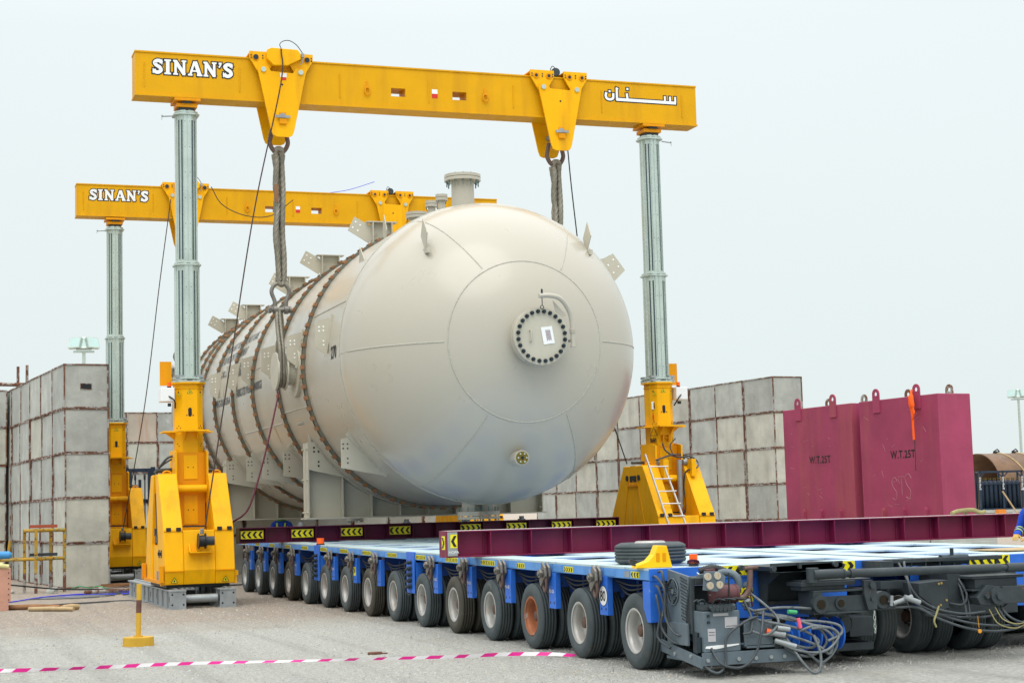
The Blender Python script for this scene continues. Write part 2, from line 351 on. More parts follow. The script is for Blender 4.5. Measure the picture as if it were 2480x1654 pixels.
# ------------------------------------------------------------------ ground
def ground():
    mb = MB()
    xs = [-900, -200, -60, -20, -8] + [x*1.0 for x in range(-6, 31)] + [36, 50, 90, 200, 900]
    ys = [-300, -60, -10, 0, 6] + [y*1.0 for y in range(8, 60)] + [66, 80, 110, 200, 500, 1500]
    nx = len(xs); vs = []
    for y in ys:
        for x in xs:
            z = 0.0
            vs.append((x, y, z))
    mb.add(vs, [(j*nx+i, j*nx+i+1, (j+1)*nx+i+1, (j+1)*nx+i) for j in range(len(ys)-1) for i in range(nx-1)], True)
    g = bpy.data.materials.new('gravel ground'); g.use_nodes = True
    t = g.node_tree; n = t.nodes; l = t.links; b = n['Principled BSDF']; b.inputs['Roughness'].default_value = 0.95
    b.inputs['Specular IOR Level'].default_value = 0.2
    tc = n.new('ShaderNodeTexCoord'); V = tc.outputs['Object']
    def noise(s, d=6, r=0.65):
        x = n.new('ShaderNodeTexNoise'); x.inputs['Scale'].default_value = s; x.inputs['Detail'].default_value = d
        x.inputs['Roughness'].default_value = r; l.new(V, x.inputs['Vector']); return x.outputs['Fac']
    def rng(v, a, b_, c, d):
        x = n.new('ShaderNodeMapRange'); l.new(v, x.inputs[0])
        for i, q in enumerate((a, b_, c, d)): x.inputs[i+1].default_value = q
        return x.outputs[0]
    def mix(f, a, b_):
        x = n.new('ShaderNodeMix'); x.data_type = 'RGBA'
        l.new(f, x.inputs[0])
        for i, q in ((6, a), (7, b_)):
            if isinstance(q, tuple): x.inputs[i].default_value = (*q, 1)
            else: l.new(q, x.inputs[i])
        return x.outputs[2]
    def math_(op, a, b_):
        x = n.new('ShaderNodeMath'); x.operation = op
        for i, q in enumerate((a, b_)):
            if isinstance(q, (int, float)): x.inputs[i].default_value = q
            else: l.new(q, x.inputs[i])
        return x.outputs[0]
    grey = mix(rng(noise(16, 7, 0.75), 0.32, 0.68, 0, 1), (0.30, 0.305, 0.275), (0.66, 0.665, 0.61))
    red = mix(rng(noise(12, 7, 0.75), 0.32, 0.68, 0, 1), (0.25, 0.21, 0.165), (0.55, 0.475, 0.395))
    sp = n.new('ShaderNodeSeparateXYZ'); l.new(V, sp.inputs[0])
    nz = noise(0.45, 5)
    # the hauled-in grey aggregate ends about 24 m out; beyond it the yard is reddish dirt
    yy = math_('ADD', sp.outputs[1], math_('MULTIPLY', math_('SUBTRACT', nz, 0.5), 7.0))
    f = rng(yy, 23.5, 27.5, 0, 1)
    c = mix(f, grey, red)
    c = mix(rng(noise(0.9, 4), 0.55, 0.72, 0, 0.35), c, (0.40, 0.36, 0.28))
    wv = n.new('ShaderNodeMapping'); wv.inputs['Scale'].default_value = (2.6, 0.10, 1); wv.inputs['Rotation'].default_value = (0, 0, 0.5); l.new(V, wv.inputs[0])
    tn = n.new('ShaderNodeTexNoise'); tn.inputs['Scale'].default_value = 1.0; tn.inputs['Detail'].default_value = 4; l.new(wv.outputs[0], tn.inputs['Vector'])
    c = mix(rng(tn.outputs['Fac'], 0.52, 0.66, 0, 0.26), c, (0.22, 0.21, 0.19))
    c = mix(rng(noise(0.35, 5), 0.58, 0.70, 0, 0.30), c, (0.17, 0.165, 0.15))
    vo = n.new('ShaderNodeTexVoronoi'); vo.inputs['Scale'].default_value = 38; l.new(V, vo.inputs['Vector'])
    c = mix(rng(vo.outputs['Distance'], 0.0, 0.26, 0.45, 0.0), c, (0.17, 0.17, 0.16))
    c = mix(rng(noise(85, 4, 0.8), 0.60, 0.66, 0, 0.55), c, (0.60, 0.60, 0.58))
    c = mix(rng(noise(34, 5, 0.85), 0.38, 0.43, 0.75, 0.0), c, (0.16, 0.16, 0.155))
    l.new(c, b.inputs['Base Color'])
    bp = n.new('ShaderNodeBump'); bp.inputs['Distance'].default_value = 0.05; bp.inputs['Strength'].default_value = 1.0
    l.new(noise(22, 8, 0.8), bp.inputs['Height'])
    l.new(bp.outputs[0], b.inputs['Normal'])
    o = mb.build('ground', g); tag(o, kind='structure')
ground()
def gravel():
    mb = MB(); rnd = random.Random(3)
    for i in range(30000):
        y = 14.5 + 20*rnd.random()**1.2; x = -2 + (y*0.36+8)*rnd.random()
        s = rnd.uniform(0.005, 0.012) * (1.9 if rnd.random() < 0.03 else 1)
        mb.cur = rnd.choice((0, 0, 0, 1, 2))
        a = rnd.random()*6.28; k = [rnd.uniform(0.6, 1.3) for _ in range(5)]
        vs = [(x+s*k[j]*math.cos(a+j*1.57), y+s*k[j]*math.sin(a+j*1.57), 0.0) for j in range(4)] + [(x+s*0.2, y, s*k[4]*1.1)]
        mb.add(vs, [(0, 1, 4), (1, 2, 4), (2, 3, 4), (3, 0, 4)], False)
    ms = [mat('pale stone', (0.43, 0.43, 0.40), 0.9, vary=0.2), mat('mid stone', (0.27, 0.265, 0.25), 0.9, vary=0.2), mat('brown stone', (0.42, 0.37, 0.31), 0.9, vary=0.2)]
    tag(mb.build('gravel', ms), 'loose grey stones scattered on the yard', 'gravel', kind='stuff')
gravel()

# ------------------------------------------------------------------ concrete blocks
BW, BH, BL = 1.09, 1.09, 1.65
def block_proto(cm, hole=False, seed=0):
    t = thing('concrete_block', 'x', 'concrete block')
    mb = MB(); g = 0.018
    mb.box(g, BW-g, g, BL-g, g, BH-g)
    if hole:
        mb.mat(1).box(BW*0.37, BW*0.63, g-0.012, g, BH*0.42, BH*0.56)
        mb.mat(2).box(BW*0.385, BW*0.615, g-0.016, g-0.004, BH*0.435, BH*0.545)
    mb.build('concrete_fill', [cm, RUSTY, BLACK], t)
    fr = MB(); rnd = random.Random(seed); a = 0.034
    def bar(x0, x1, y0, y1, z0, z1):
        fr.box(x0, x1, y0, y1, z0, z1)
    for y in (0.0, BL-a):
        for z in (0.0, BH-a): bar(0, BW, y, y+a, z, z+a)
    for x in (0.0, BW-a):
        for z in (0.0, BH-a): bar(x, x+a, a, BL-a, z, z+a)
        for y in (0.0, BL-a): bar(x, x+a, y, y+a, a, BH-a)
    fr.build('edge_frame', RUSTY, t)
    return t
PROT = [block_proto(CONC, seed=1), block_proto(CONCW, seed=2), block_proto(CONCR, seed=3), block_proto(CONC, True, 4)]
used = set()
def place_block(k, loc, rz, label, group):
    if k not in used:
        used.add(k); o = PROT[k]; o.location = loc; o.rotation_euler = (0, 0, rz); o['label'] = label; o['group'] = group
        return o
    return clone(PROT[k], loc, rz, label, group)
ordn = ['bottom', 'second', 'third', 'fourth', 'top']
nth = ['first', 'second', 'third', 'fourth', 'fifth', 'sixth', 'seventh', 'eighth', 'ninth', 'tenth', 'eleventh', 'twelfth']
ROT = R(5.5)
rb = random.Random(11)
def run(origin, rz, ncol, rows, kinds, fmt, group, along='y', jit=0.03, pick=None):
    ca, sa = math.cos(rz), math.sin(rz)
    for c in range(ncol):
        dxc = rb.uniform(-jit, jit)
        for r in range(rows):
            lx, ly = (0, c*(BL+0.02)) if along == 'y' else (c*(BW+0.02), 0)
            lx += dxc + rb.uniform(-0.03, 0.03); ly += rb.uniform(-0.01, 0.01)
            x = origin[0]+lx*ca-ly*sa; y = origin[1]+lx*sa+ly*ca
            k = pick(c, r) if pick else rb.choice(kinds)
            place_block(k, (x, y, r*(BH+0.004)), rz+rb.uniform(-.012, .012), fmt % (ordn[r] if rows == 5 else nth[r]+' row from the ground', nth[c]), group)
run((3.50, 42.4), ROT, 7, 5, (0, 0, 1), 'left wall concrete block, %s row, %s back from the corner', 'concrete blocks of the left wall',
    pick=lambda c, r: 3 if (c == 0 and r == 4) else rb.choice((0, 0, 0, 1)))
run((1.50, 50.9), ROT, 1, 5, (0, 1), 'concrete block at the far left photo edge, %s row, %s column', 'concrete blocks of the far left stack')
run((6.15, 61.6), ROT, 4, 5, (0, 0, 2), 'block between the two left gantry legs, %s row, %s column', 'concrete blocks of the middle wall', along='x',
    pick=lambda c, r: 2 if (c == 1 and r == 4) else (0, 1, 0)[(c+r) % 3])
run((7.9, 48.3), ROT, 7, 2, (0, 1), 'block under the vessel behind the trailer, %s, %s column', 'concrete blocks of the low wall behind the trailer', along='x')
run((24.85, 45.9), ROT, 10, 5, (1, 1, 0), 'right wall concrete block, %s row, %s back from the corner', 'concrete blocks of the right wall')

# ------------------------------------------------------------------ vessel
XC, ZC, RV, YS, HD = 9.77, 4.44, 2.71, 28.75, 2.43
YE = 48.6
def spt(ang, rad, y): return Vector((XC+rad*math.cos(ang), y, ZC+rad*math.sin(ang)))
V = thing('pressure_vessel', 'huge cream steel pressure vessel with a rounded head, hung between the yellow gantries', 'pressure vessel', (XC, 38, 0))
VO = Vector((XC, 38, 0))
def vb(mb, name, mats, parent=V, **k):
    for i, v in enumerate(mb.v): mb.v[i] = v-VO
    return mb.build(name, mats, parent, **k)
mb = MB(); mb.lathe([(YS, RV), (YE, RV)] , 160, (XC, 0, ZC), 'y')
shell = vb(mb, 'shell', VESSEL)
mb = MB(); pr = []
for i in range(33):
    t = PI/2*i/32; pr.append((YS-0.004-HD*math.cos(t), RV*math.sin(t)+ (0.002 if i else 0.0001)))
mb.lathe(pr, 160, (XC, 0, ZC), 'y')
head = vb(mb, 'head', VESSEL)
mb = MB(); mb.lathe([(YE+0.004+HD*0.6*math.cos(PI/2*(1-i/16)), RV*math.sin(PI/2*(1-i/16))+0.0001) for i in range(17)], 96, (XC, 0, ZC), 'y')
vb(mb, 'rear_head', VESSEL)
# welds
mb = MB(); mb.tube([spt(2*PI*i/160, RV+0.002, YS-0.01) for i in range(160)], 0.017, 6, closed=True); vb(mb, 'weld_seam', WELD)
def hpt(ang, r, off=0.0):
    u = math.sqrt(max(0, 1-(r/RV)**2)); return Vector((XC+r*math.cos(ang), YS-HD*u-off, ZC+r*math.sin(ang)))
rc = 1.37
mb = MB(); mb.tube([hpt(2*PI*i/120, rc, 0.0) for i in range(120)], 0.015, 6, closed=True); vb(mb, 'weld_seam', WELD)
for k in range(6):
    mb = MB(); mb.tube([hpt(PI/3*k+0.01, rc+(RV-rc)*i/24*0.998, 0.0) for i in range(1, 25)], 0.015, 6); vb(mb, 'weld_seam', WELD)
for ang, y0, y1 in ((R(160), 28.8, 31.4), (R(196), 31.7, 33.9), (R(172), 34.2, 36.5), (R(200), 34.4, 36.6), (R(200), 36.8, 38.5), (R(165), 41.7, 43.7), (R(168), 31.7, 33.8)):
    mb = MB(); mb.tube([spt(ang, RV, y0+(y1-y0)*i/8) for i in range(9)], 0.014, 6); vb(mb, 'weld_seam', WELD)
# rings with packing blocks
REST = MB()
for ri, y in enumerate((31.55, 33.95, 36.65, 39.1, 41.6, 43.7, 44.9, 46.6)):
    mb = MB()
    for dy in (-0.055, 0.055):
        mb.lathe([(y+dy-0.012, RV+0.001), (y+dy-0.012, RV+0.055), (y+dy+0.012, RV+0.055), (y+dy+0.012, RV+0.001)], 120, (XC, 0, ZC), 'y', smooth=False)
    mb.lathe([(y-0.04, RV+0.022), (y+0.04, RV+0.022)], 120, (XC, 0, ZC), 'y')
    rg = vb(mb, 'insulation_ring', mat('olive ring steel', (0.16, 0.155, 0.12), 0.5, 0.3, vary=0.3, nscale=5) if ri == 0 else bpy.data.materials['olive ring steel'])
    nb = 84; rr = random.Random(ri)
    for i in range(nb):
        a = 2*PI*i/nb + rr.uniform(-0.008, 0.008)
        q = Matrix.Rotation(-a, 3, 'Y')
        one = (ri < 2 and R(100) < a < R(205)) or (ri == 2 and R(110) < a < R(215))
        mb = MB() if one else REST
        mb.cbox(spt(a, RV+0.05+rr.uniform(-0.004, 0.006), y+rr.uniform(-0.012, 0.012)), (0.05, 0.17, 0.075), q)
        if one: vb(mb, 'packing_block', WOOD, rg)
vb(REST, 'packing_blocks', WOOD)['kind'] = 'stuff'
# manway
MY = 26.0
mx_, mz_ = 9.82, 4.46
mb = MB(); mb.cyl((mx_, 26.5, mz_), (mx_, MY+0.16, mz_), 0.43, 48); vb(mb, 'manway_neck', VESSEL)
mb = MB(); mb.cyl((mx_, MY+0.16, mz_), (mx_, MY+0.085, mz_), 0.485, 48); mb.cyl((mx_, MY+0.085, mz_), (mx_, MY+0.075, mz_), 0.44, 48); vb(mb, 'manway_flange', VESSEL)
mb = MB(); mb.cyl((mx_, MY+0.075, mz_), (mx_, MY, mz_), 0.48, 48)
cv = vb(mb, 'manway_cover', SADDLE, bevel=0.008)
for i in range(24):
    mb = MB()
    a = 2*PI*(i+0.5)/24; c = Vector((mx_+0.415*math.cos(a), 0, mz_+0.415*math.sin(a)))
    mb.cyl((c.x, MY+0.002, c.z), (c.x, MY-0.035, c.z), 0.036, 6, smooth=False)
    mb.cyl((c.x, MY-0.035, c.z), (c.x, MY-0.065, c.z), 0.02, 8)
    vb(mb, 'flange_bolt', BOLT, cv)
mb = MB(); mb.tube(bez([(mx_-0.20, MY, mz_+0.09), (mx_-0.20, MY-0.05, mz_+0.085), (mx_-0.20, MY-0.06, mz_), (mx_-0.20, MY-0.05, mz_-0.085), (mx_-0.20, MY, mz_-0.09)], 5), 0.014, 8)
vb(mb, 'cover_handle', VESSEL, cv)
mb = MB(); mb.M = frameM((mx_+0.035, MY-0.006, mz_-0.14), (1, 0, 0.12), (-0.16, 0, 1)); mb.box(0, 0.2, 0, 0.29, 0, 0.003)
mb.mat(1)
for i in range(8):
    mb.box(0.07+(i*0.011), 0.075+i*0.011, 0.05+0.01*(i % 3), 0.24-0.012*(i % 2), 0.003, 0.0045)
vb(mb, 'notice_sheet', [WHITE, PURP], cv)
mb = MB()
arm = bez([(mx_-0.06, 25.9, mz_+0.66), (mx_+0.14, 25.9, mz_+0.665), (mx_+0.32, 25.92, mz_+0.62), (mx_+0.47, 25.97, mz_+0.47), (mx_+0.545, 26.0, mz_+0.28), (mx_+0.56, 26.0, mz_+0.02), (mx_+0.56, 26.0, mz_-0.17)], 8)
mb.tube(arm, 0.04, 16)
mb.cyl((mx_+0.56, 26.0, mz_+0.12), (mx_+0.56, 26.0, mz_+0.095), 0.056, 16)
mb.cyl((mx_+0.56, 26.0, mz_+0.085), (mx_+0.56, 26.0, mz_+0.06), 0.056, 16)
mb.cyl((mx_+0.56, 26.0, mz_-0.17), (mx_+0.56, 26.0, mz_-0.18), 0.052, 16)
mb.cyl((mx_+0.56, 26.0, mz_-0.06), (mx_+0.45, 26.5, mz_-0.06), 0.03, 8)
mb.prism([(mx_+0.22, mz_+0.60), (mx_+0.45, mz_+0.36), (mx_+0.40, mz_+0.32), (mx_+0.26, mz_+0.42)], 'y', 26.0, 26.012)
da = vb(mb, 'davit_arm', VESSEL)
mb = MB(); mb.cyl((mx_, 25.92, mz_+0.78), (mx_, 25.92, mz_+0.50), 0.008, 8); mb.cyl((mx_, 25.92, mz_+0.77), (mx_, 25.92, mz_+0.69), 0.018, 8)
mb.tube([(mx_+0.0+0.03*math.cos(t*PI/4), 25.93, mz_+0.475+0.03*math.sin(t*PI/4)) for t in range(8)], 0.007, 6, closed=True)
vb(mb, 'davit_eye_bolt', BOLT, da)
# lower nozzle on head
mb = MB(); mb.cyl((9.70, 27.5, 2.48), (9.70, 26.78, 2.48), 0.13, 32); vb(mb, 'drain_nozzle', VESSEL)
mb = MB(); mb.cyl((9.70, 26.78, 2.48), (9.70, 26.755, 2.48), 0.105, 24); mb.mat(1)
for i in range(6):
    a = PI/3*i; mb.cyl((9.70+0.075*math.cos(a), 26.755, 2.48+0.075*math.sin(a)), (9.70+0.075*math.cos(a), 26.74, 2.48+0.075*math.sin(a)), 0.014, 8)
mb.mat(2).cyl((9.70, 26.755, 2.48), (9.70, 26.748, 2.48), 0.03, 12)
vb(mb, 'nozzle_cover', [BRASS, GALV, BLACK])
# top nozzles
def top_nozzle(y, r, zt, x=XC, rf=None, nb=12):
    rf = rf or r*1.62
    mb = MB(); zb = ZC+math.sqrt(RV**2-(x-XC)**2)-0.12
    mb.cyl((x, y, zb), (x, y, zt-0.1), r, 32)
    mb.cyl((x, y, zb+0.13), (x, y, zb+0.15), r*1.9, 32)
    mb.cyl((x, y, zt-0.1), (x, y, zt-0.045), rf, 32); mb.cyl((x, y, zt-0.035), (x, y, zt+0.02), rf, 32); mb.cyl((x, y, zt-0.045), (x, y, zt-0.035), rf*0.9, 32)
    n_ = vb(mb, 'top_nozzle', VESSEL)
    for i in range(nb):
        mb = MB(); a = 2*PI*(i+0.5)/nb; q = (x+rf*0.86*math.cos(a), y+rf*0.86*math.sin(a)); s = rf/0.36
        mb.cyl((q[0], q[1], zt-0.1-0.11*s), (q[0], q[1], zt+0.035), 0.013*s, 8); mb.cyl((q[0], q[1], zt-0.1-0.03*s), (q[0], q[1], zt-0.1), 0.022*s, 6, smooth=False)
        vb(mb, 'nozzle_stud', BOLTG, n_)
top_nozzle(29.85, 0.215, 7.90, rf=0.345)
top_nozzle(31.2, 0.07, 7.78, rf=0.12, nb=6)
top_nozzle(31.9, 0.07, 7.78, rf=0.12, nb=6)
top_nozzle(32.9, 0.14, 7.72, rf=0.23, nb=8)
top_nozzle(39.6, 0.14, 7.62, rf=0.25, nb=8)
top_nozzle(43.4, 0.12, 7.68, rf=0.22, nb=8)
top_nozzle(44.6, 0.16, 7.80, rf=0.26, nb=8)
# bottom nozzles
for x, y in ((9.42, 28.9), (10.05, 29.6), (9.5, 37.4)):
    mb = MB(); zt = 1.52
    mb.cyl((x, y, 1.95), (x, y, zt+0.08), 0.12, 24); mb.cyl((x, y, zt+0.08), (x, y, zt), 0.2, 24); mb.cyl((x, y, zt-0.01), (x, y, zt-0.06), 0.2, 24)
    n_ = vb(mb, 'bottom_nozzle', VESSEL)
    for i in range(8):
        mb = MB(); a = PI/4*i+0.4; mb.cyl((x+0.165*math.cos(a), y+0.165*math.sin(a), zt-0.1), (x+0.165*math.cos(a), y+0.165*math.sin(a), zt+0.16), 0.012, 6)
        vb(mb, 'nozzle_stud', BOLTG, n_)
# side pipe nozzles at the far left end
for dz, L in ((0, 1.0), (-0.28, 0.8), (-0.5, 0.7)):
    mb = MB(); mb.cyl((7.9, 47.6, 5.75+dz), (7.9-L, 47.6, 5.75+dz), 0.12, 16); mb.cyl((7.9-L, 47.6, 5.75+dz), (7.82-L, 47.6, 5.75+dz), 0.2, 16)
    vb(mb, 'side_nozzle', VESSEL)
# gusset plates: rows of drilled plates
def holes(mb, pts, y, r=0.017):
    for x, z in pts: mb.cyl((x, y, z), (x, y-0.004, z), r, 10, smooth=False)
st = (29.6, 32.05, 34.6, 36.85, 38.7, 41.1)
for i, y in enumerate(st):
    # side row
    mb = MB(); mb.prism([(6.83, 5.07), (6.83, 4.62), (6.99, 4.50), (7.12, 4.52), (7.20, 5.18)], 'y', y, y+0.016)
    mb.prism([(7.02, 4.44), (7.17, 5.2), (7.13, 5.22), (6.98, 4.46)], 'y', y-0.03, y)
    mb.mat(1); holes(mb, [(6.90, 4.98), (6.98, 4.99), (6.90, 4.91), (6.98, 4.92), (6.98, 4.73), (6.98, 4.66)], y)
    vb(mb, 'gusset_plate', [SADDLE, HOLEL])
    # low row
    if i != 1:
        mb = MB(); mb.prism([(7.27, 2.95), (7.27, 2.44), (8.12, 2.28), (7.55, 3.05)], 'y', y, y+0.016)
        mb.prism([(7.36, 3.03), (8.08, 2.26), (8.12, 2.30), (7.42, 3.1)], 'y', y-0.03, y)
        mb.mat(1); holes(mb, [(7.31, 2.87), (7.39, 2.87), (7.31, 2.79), (7.39, 2.79), (7.39, 2.61), (7.39, 2.53)], y)
        vb(mb, 'gusset_plate', [SADDLE, GREYT])
# upper row: tilted plate with a short I post
for i, y in enumerate((31.72, 36.07, 39.5, 45.0, 48.3)):
    mb = MB(); y0 = y
    mb.prism([(8.14, 7.40), (8.0, 7.13), (8.42, 6.88), (8.60, 7.10), (8.40, 7.26)], 'y', y0, y0+0.016)
    mb.mat(1); holes(mb, [(8.16, 7.30), (8.25, 7.24), (8.10, 7.19), (8.2, 7.13)], y0)
    vb(mb, 'gusset_plate', [SADDLE, HOLEL])
    mb = MB()
    mb.box(8.37, 8.98, y0-0.1, y0+0.12, 7.29, 7.31)
    mb.box(8.48, 8.50, y0-0.1, y0+0.12, 6.75, 7.29); mb.box(8.86, 8.88, y0-0.1, y0+0.12, 6.85, 7.29); mb.box(8.50, 8.86, y0+0.02, y0+0.035, 6.8, 7.29)
    vb(mb, 'support_bracket', SADDLE)
# diamond plates standing on the head and shoulders
def diamond(cx, y, cz, ang, s=0.25, s2=0.28):
    mb = MB(); d = Vector((math.cos(ang), 0, math.sin(ang)))
    c = Vector((cx, y, cz)); Yv = Vector((0, 1, 0)); nrm = d.cross(Yv)
    mb.M = frameM(c, Yv, d)
    mb.prism([(-s*0.75, 0), (0, -s2), (s*0.75, 0), (0, s2)], 'z', -0.008, 0.008)
    mb.mat(1)
    for q in ((0, 0.14), (0, -0.14), (0.09, 0), (-0.09, 0)): mb.cyl((q[0], q[1], 0.009), (q[0], q[1], 0.011), 0.014, 8, smooth=False)
    mb.mat(0).box(-0.2, 0.2, -s2-0.06, -s2+0.03, -0.03, 0.03)
    vb(mb, 'lug_plate', [SADDLE, GREYT])
diamond(8.24, 27.35, 6.34, R(93)); diamond(11.31, 27.5, 6.40, R(87)); diamond(7.70, 29.5, 6.15, R(97), 0.28, 0.30); diamond(8.55, 31.0, 7.02, R(92), 0.2, 0.3)
mb = MB(); mb.prism([(12.66, 6.45), (12.9, 6.13), (12.68, 5.92), (12.3, 6.1), (12.2, 6.3), (12.46, 6.35)], 'y', 29.5, 29.516); mb.mat(1); holes(mb, [(12.66, 6.33), (12.76, 6.2), (12.55, 6.22), (12.66, 6.08)], 29.5)
vb(mb, 'gusset_plate', [SADDLE, HOLEL])
# trunnions
def trunnion(s, y):
    mb = MB(); x = lambda a: XC+s*a
    mb.cyl((x(2.6), y, 4.42), (x(2.74), y, 4.42), 0.52, 48); 
    mb.cyl((x(2.73), y, 4.42), (x(3.09), y, 4.42), 0.27, 48)
    mb.cyl((x(2.90), y, 4.42), (x(2.93), y, 4.42), 0.37, 48)
    mb.cyl((x(3.08), y, 4.42), (x(3.12), y, 4.42), 0.37, 48)
    vb(mb, 'trunnion', SADDLE, bevel=0.006)
for y in (32.4, 45.9):
    for s in (-1, 1): trunnion(s, y)
# saddles
def saddle(y, nm='saddle'):
    mb = MB(); z0, z1 = 1.53, 1.56; hw = 2.45; zt = 3.03
    sh = lambda x: ZC - math.sqrt(max(0, (RV+0.01)**2-(x-XC)**2))
    mb.box(XC-hw-0.06, XC+hw+0.06, y-0.24, y+0.24, z0, z1)
    n = 40; top = []
    for i in range(n+1):
        x = XC-hw+2*hw*i/n
        z = min(zt, sh(x) if abs(x-XC) < RV else zt); top.append((x, max(z, 1.6)))
    vs = [(p[0], y-0.012, z1) for p in top]+[(p[0], y-0.012, p[1]) for p in top]+[(p[0], y+0.012, z1) for p in top]+[(p[0], y+0.012, p[1]) for p in top]
    m_ = n+1; fs = []
    for i in range(n):
        fs += [(i, i+1, m_+i+1, m_+i), (2*m_+i+1, 2*m_+i, 3*m_+i, 3*m_+i+1)]
    mb.add(vs, fs, False)
    s_ = vb(mb, nm, SADDLE)
    for k in range(-4, 5):
        x = XC + (hw-0.012)*k/4 if abs(k) == 4 else XC+0.585*k
        zz = min(zt, sh(x)) if abs(x-XC) < RV else zt
        m2 = MB(); m2.box(x-0.012, x+0.012, y-0.22, y-0.013, z1, zz-0.002)
        m2.box(x-0.012, x+0.012, y+0.013, y+0.22, z1, zz-0.002)
        if abs(k) == 4:
            for yy in (-0.17, 0.17):
                for z in (1.66, 2.3, 2.9): m2.cyl((x-0.012, y+yy, z), (x-0.05, y+yy, z), 0.02, 8)
        for z in (1.68, 2.2, 2.65):
            pass
        vb(m2, 'saddle_rib', SADDLE, s_)
    m3 = MB()
    m3.mat(1)
    for (x, z) in ((7.44, 2.93), (7.53, 2.93), (7.44, 2.85), (7.53, 2.85), (7.53, 2.65), (7.53, 2.57)):
        m3.cyl((x, y-0.236, z), (x, y-0.241, z), 0.02, 10, smooth=False)
    m3.mat(0).prism([(7.33, 3.04), (7.33, 2.5), (8.22, 2.30), (7.56, 3.06)], 'y', y-0.236, y-0.222)
    vb(m3, 'saddle_top_plate', [SADDLE, BLACK], s_)
    m4 = MB()
    m4.tube(bez([(7.42, y-0.1, 3.0), (7.36, y-0.1, 3.35), (7.28, y-0.1, 3.42), (7.15, y-0.1, 3.40)], 6), 0.035, 12)
    vb(m4, 'vent_pipe', VESSEL, s_)
    # wear plate round the shell
    m5 = MB(); m5.lathe([(y-0.3, RV+0.004), (y-0.3, RV+0.02), (y+0.3, RV+0.02), (y+0.3, RV+0.004)], 60, (XC, 0, ZC), 'y', a0=R(212), a1=R(328), smooth=False)
    vb(m5, 'wear_plate', SADDLE, s_)
saddle(32.75); saddle(41.9)
# stencilled lettering wrapped on the shell
def shell_text(s, size, y_start, ang_deg, bold, name='stencil_text', mt=GREYT, stretch=1.0):
    vs, fs = text_geo(s, size, bold); mb = MB(); out_ = []
    a0 = R(ang_deg)
    for (x, y, z) in vs:
        a = a0 - y/(RV+0.004); p = spt(a, RV+0.004, y_start - x*stretch); out_.append(p)
    mb.add(out_, fs, False); vb(mb, name, mt, shell)
shell_text('POST WELD HEAT TREATED DO NOT FLAME', 0.27, 41.95, 154.5, 0.004, stretch=0.81)
shell_text('CUT OR WELD ON THIS EQUIPMENT', 0.27, 41.75, 161, 0.004, stretch=0.78)
shell_text('TAG NO. 273', 0.24, 41.45, 168.5, 0.005, stretch=0.9)
shell_text('EWO 40', 0.23, 38.7, 168.0, 0.006, stretch=0.9)
shell_text('291000KG', 0.23, 38.9, 171.6, 0.006, stretch=0.9)
shell_text('PVE-CS-2016/61243-A', 0.23, 41.55, 183.2, 0.006, stretch=0.94)
shell_text('+', 0.3, 38.8, 179.2, 0.001)
shell_text('FABRICATED WEIGHT 284000KGS', 0.25, 38.75, 181.8, 0.007, stretch=0.80)
shell_text('270', 0.30, 29.38, 181.2, 0.012, mt=BLACK, stretch=0.9)
mb = MB()
for (ya, a0, a1, w_) in ((40.45, 173, 181, 0.02), (38.0, 164, 175, 0.03), (37.9, 176, 183, 0.02), (35.3, 196, 210, 0.03)):
    pts = [(math.sin(PI*i/10), a0+(a1-a0)*i/10) for i in range(11)]
    vs = [spt(R(a), RV+0.003, ya+w_*k) for k, a in pts] + [spt(R(a), RV+0.003, ya-w_*k) for k, a in pts]
    mb.add(vs, [(i, i+1, 11+i+1, 11+i) for i in range(10)], False)
vb(mb, 'run_stain', STAIN, shell)
mb = MB(); rs = random.Random(5)
for k in range(12):
    y = rs.uniform(34.2, 41.4); a0 = rs.uniform(110, 150); a1 = rs.uniform(190, 225); w_ = 0.006
    vs = []
    for i in range(21):
        a = R(a0+(a1-a0)*i/20)
        vs += [spt(a, RV+0.0025, y-w_), spt(a, RV+0.0025, y+w_)]
    mb.add(vs, [(2*i, 2*i+1, 2*i+3, 2*i+2) for i in range(20)], True)
vb(mb, 'drip_line', mat('drip line', (0.50, 0.43, 0.30), 0.4), shell)

# ------------------------------------------------------------------ gantry
GY1, GY2 = 32.4, 45.9
XL, XR = 4.97, 14.83
BZ0, BZ1 = 9.70, 10.58
def stroke_letters(strokes, O, X, Y, wht, edge):
    """slab lettering from strokes: list of (points, width); returns (white mb, dark mb)"""
    res = []
    for extra, dz in ((0.0, 0.006), (edge, 0.003)):
        mb = MB(); mb.M = frameM(O, X, Y)
        k = 0
        for pts, wd in strokes:
            if len(pts) > 2 and wd > 0.0: P = bez([(*p, 0) for p in pts], 5)
            else: P = [Vector((*p, 0)) for p in pts]
            hw = wd/2+extra; k += 1; z = dz+0.00012*k
            n = len(P)
            if extra:
                P = [P[0]-(P[1]-P[0]).normalized()*extra] + P[1:-1] + [P[-1]+(P[-1]-P[-2]).normalized()*extra]
            L_, R_ = [], []
            for i in range(n):
                a = P[max(0, i-1)]; b = P[min(n-1, i+1)]; d = (b-a).normalized(); nn = Vector((-d.y, d.x, 0))
                L_.append(P[i]+nn*hw); R_.append(P[i]-nn*hw)
            vs = [(p.x, p.y, z) for p in L_]+[(p.x, p.y, z) for p in R_]
            mb.add(vs, [(n+i, n+i+1, i+1, i) for i in range(n-1)], False)
        res.append(mb)
    return res
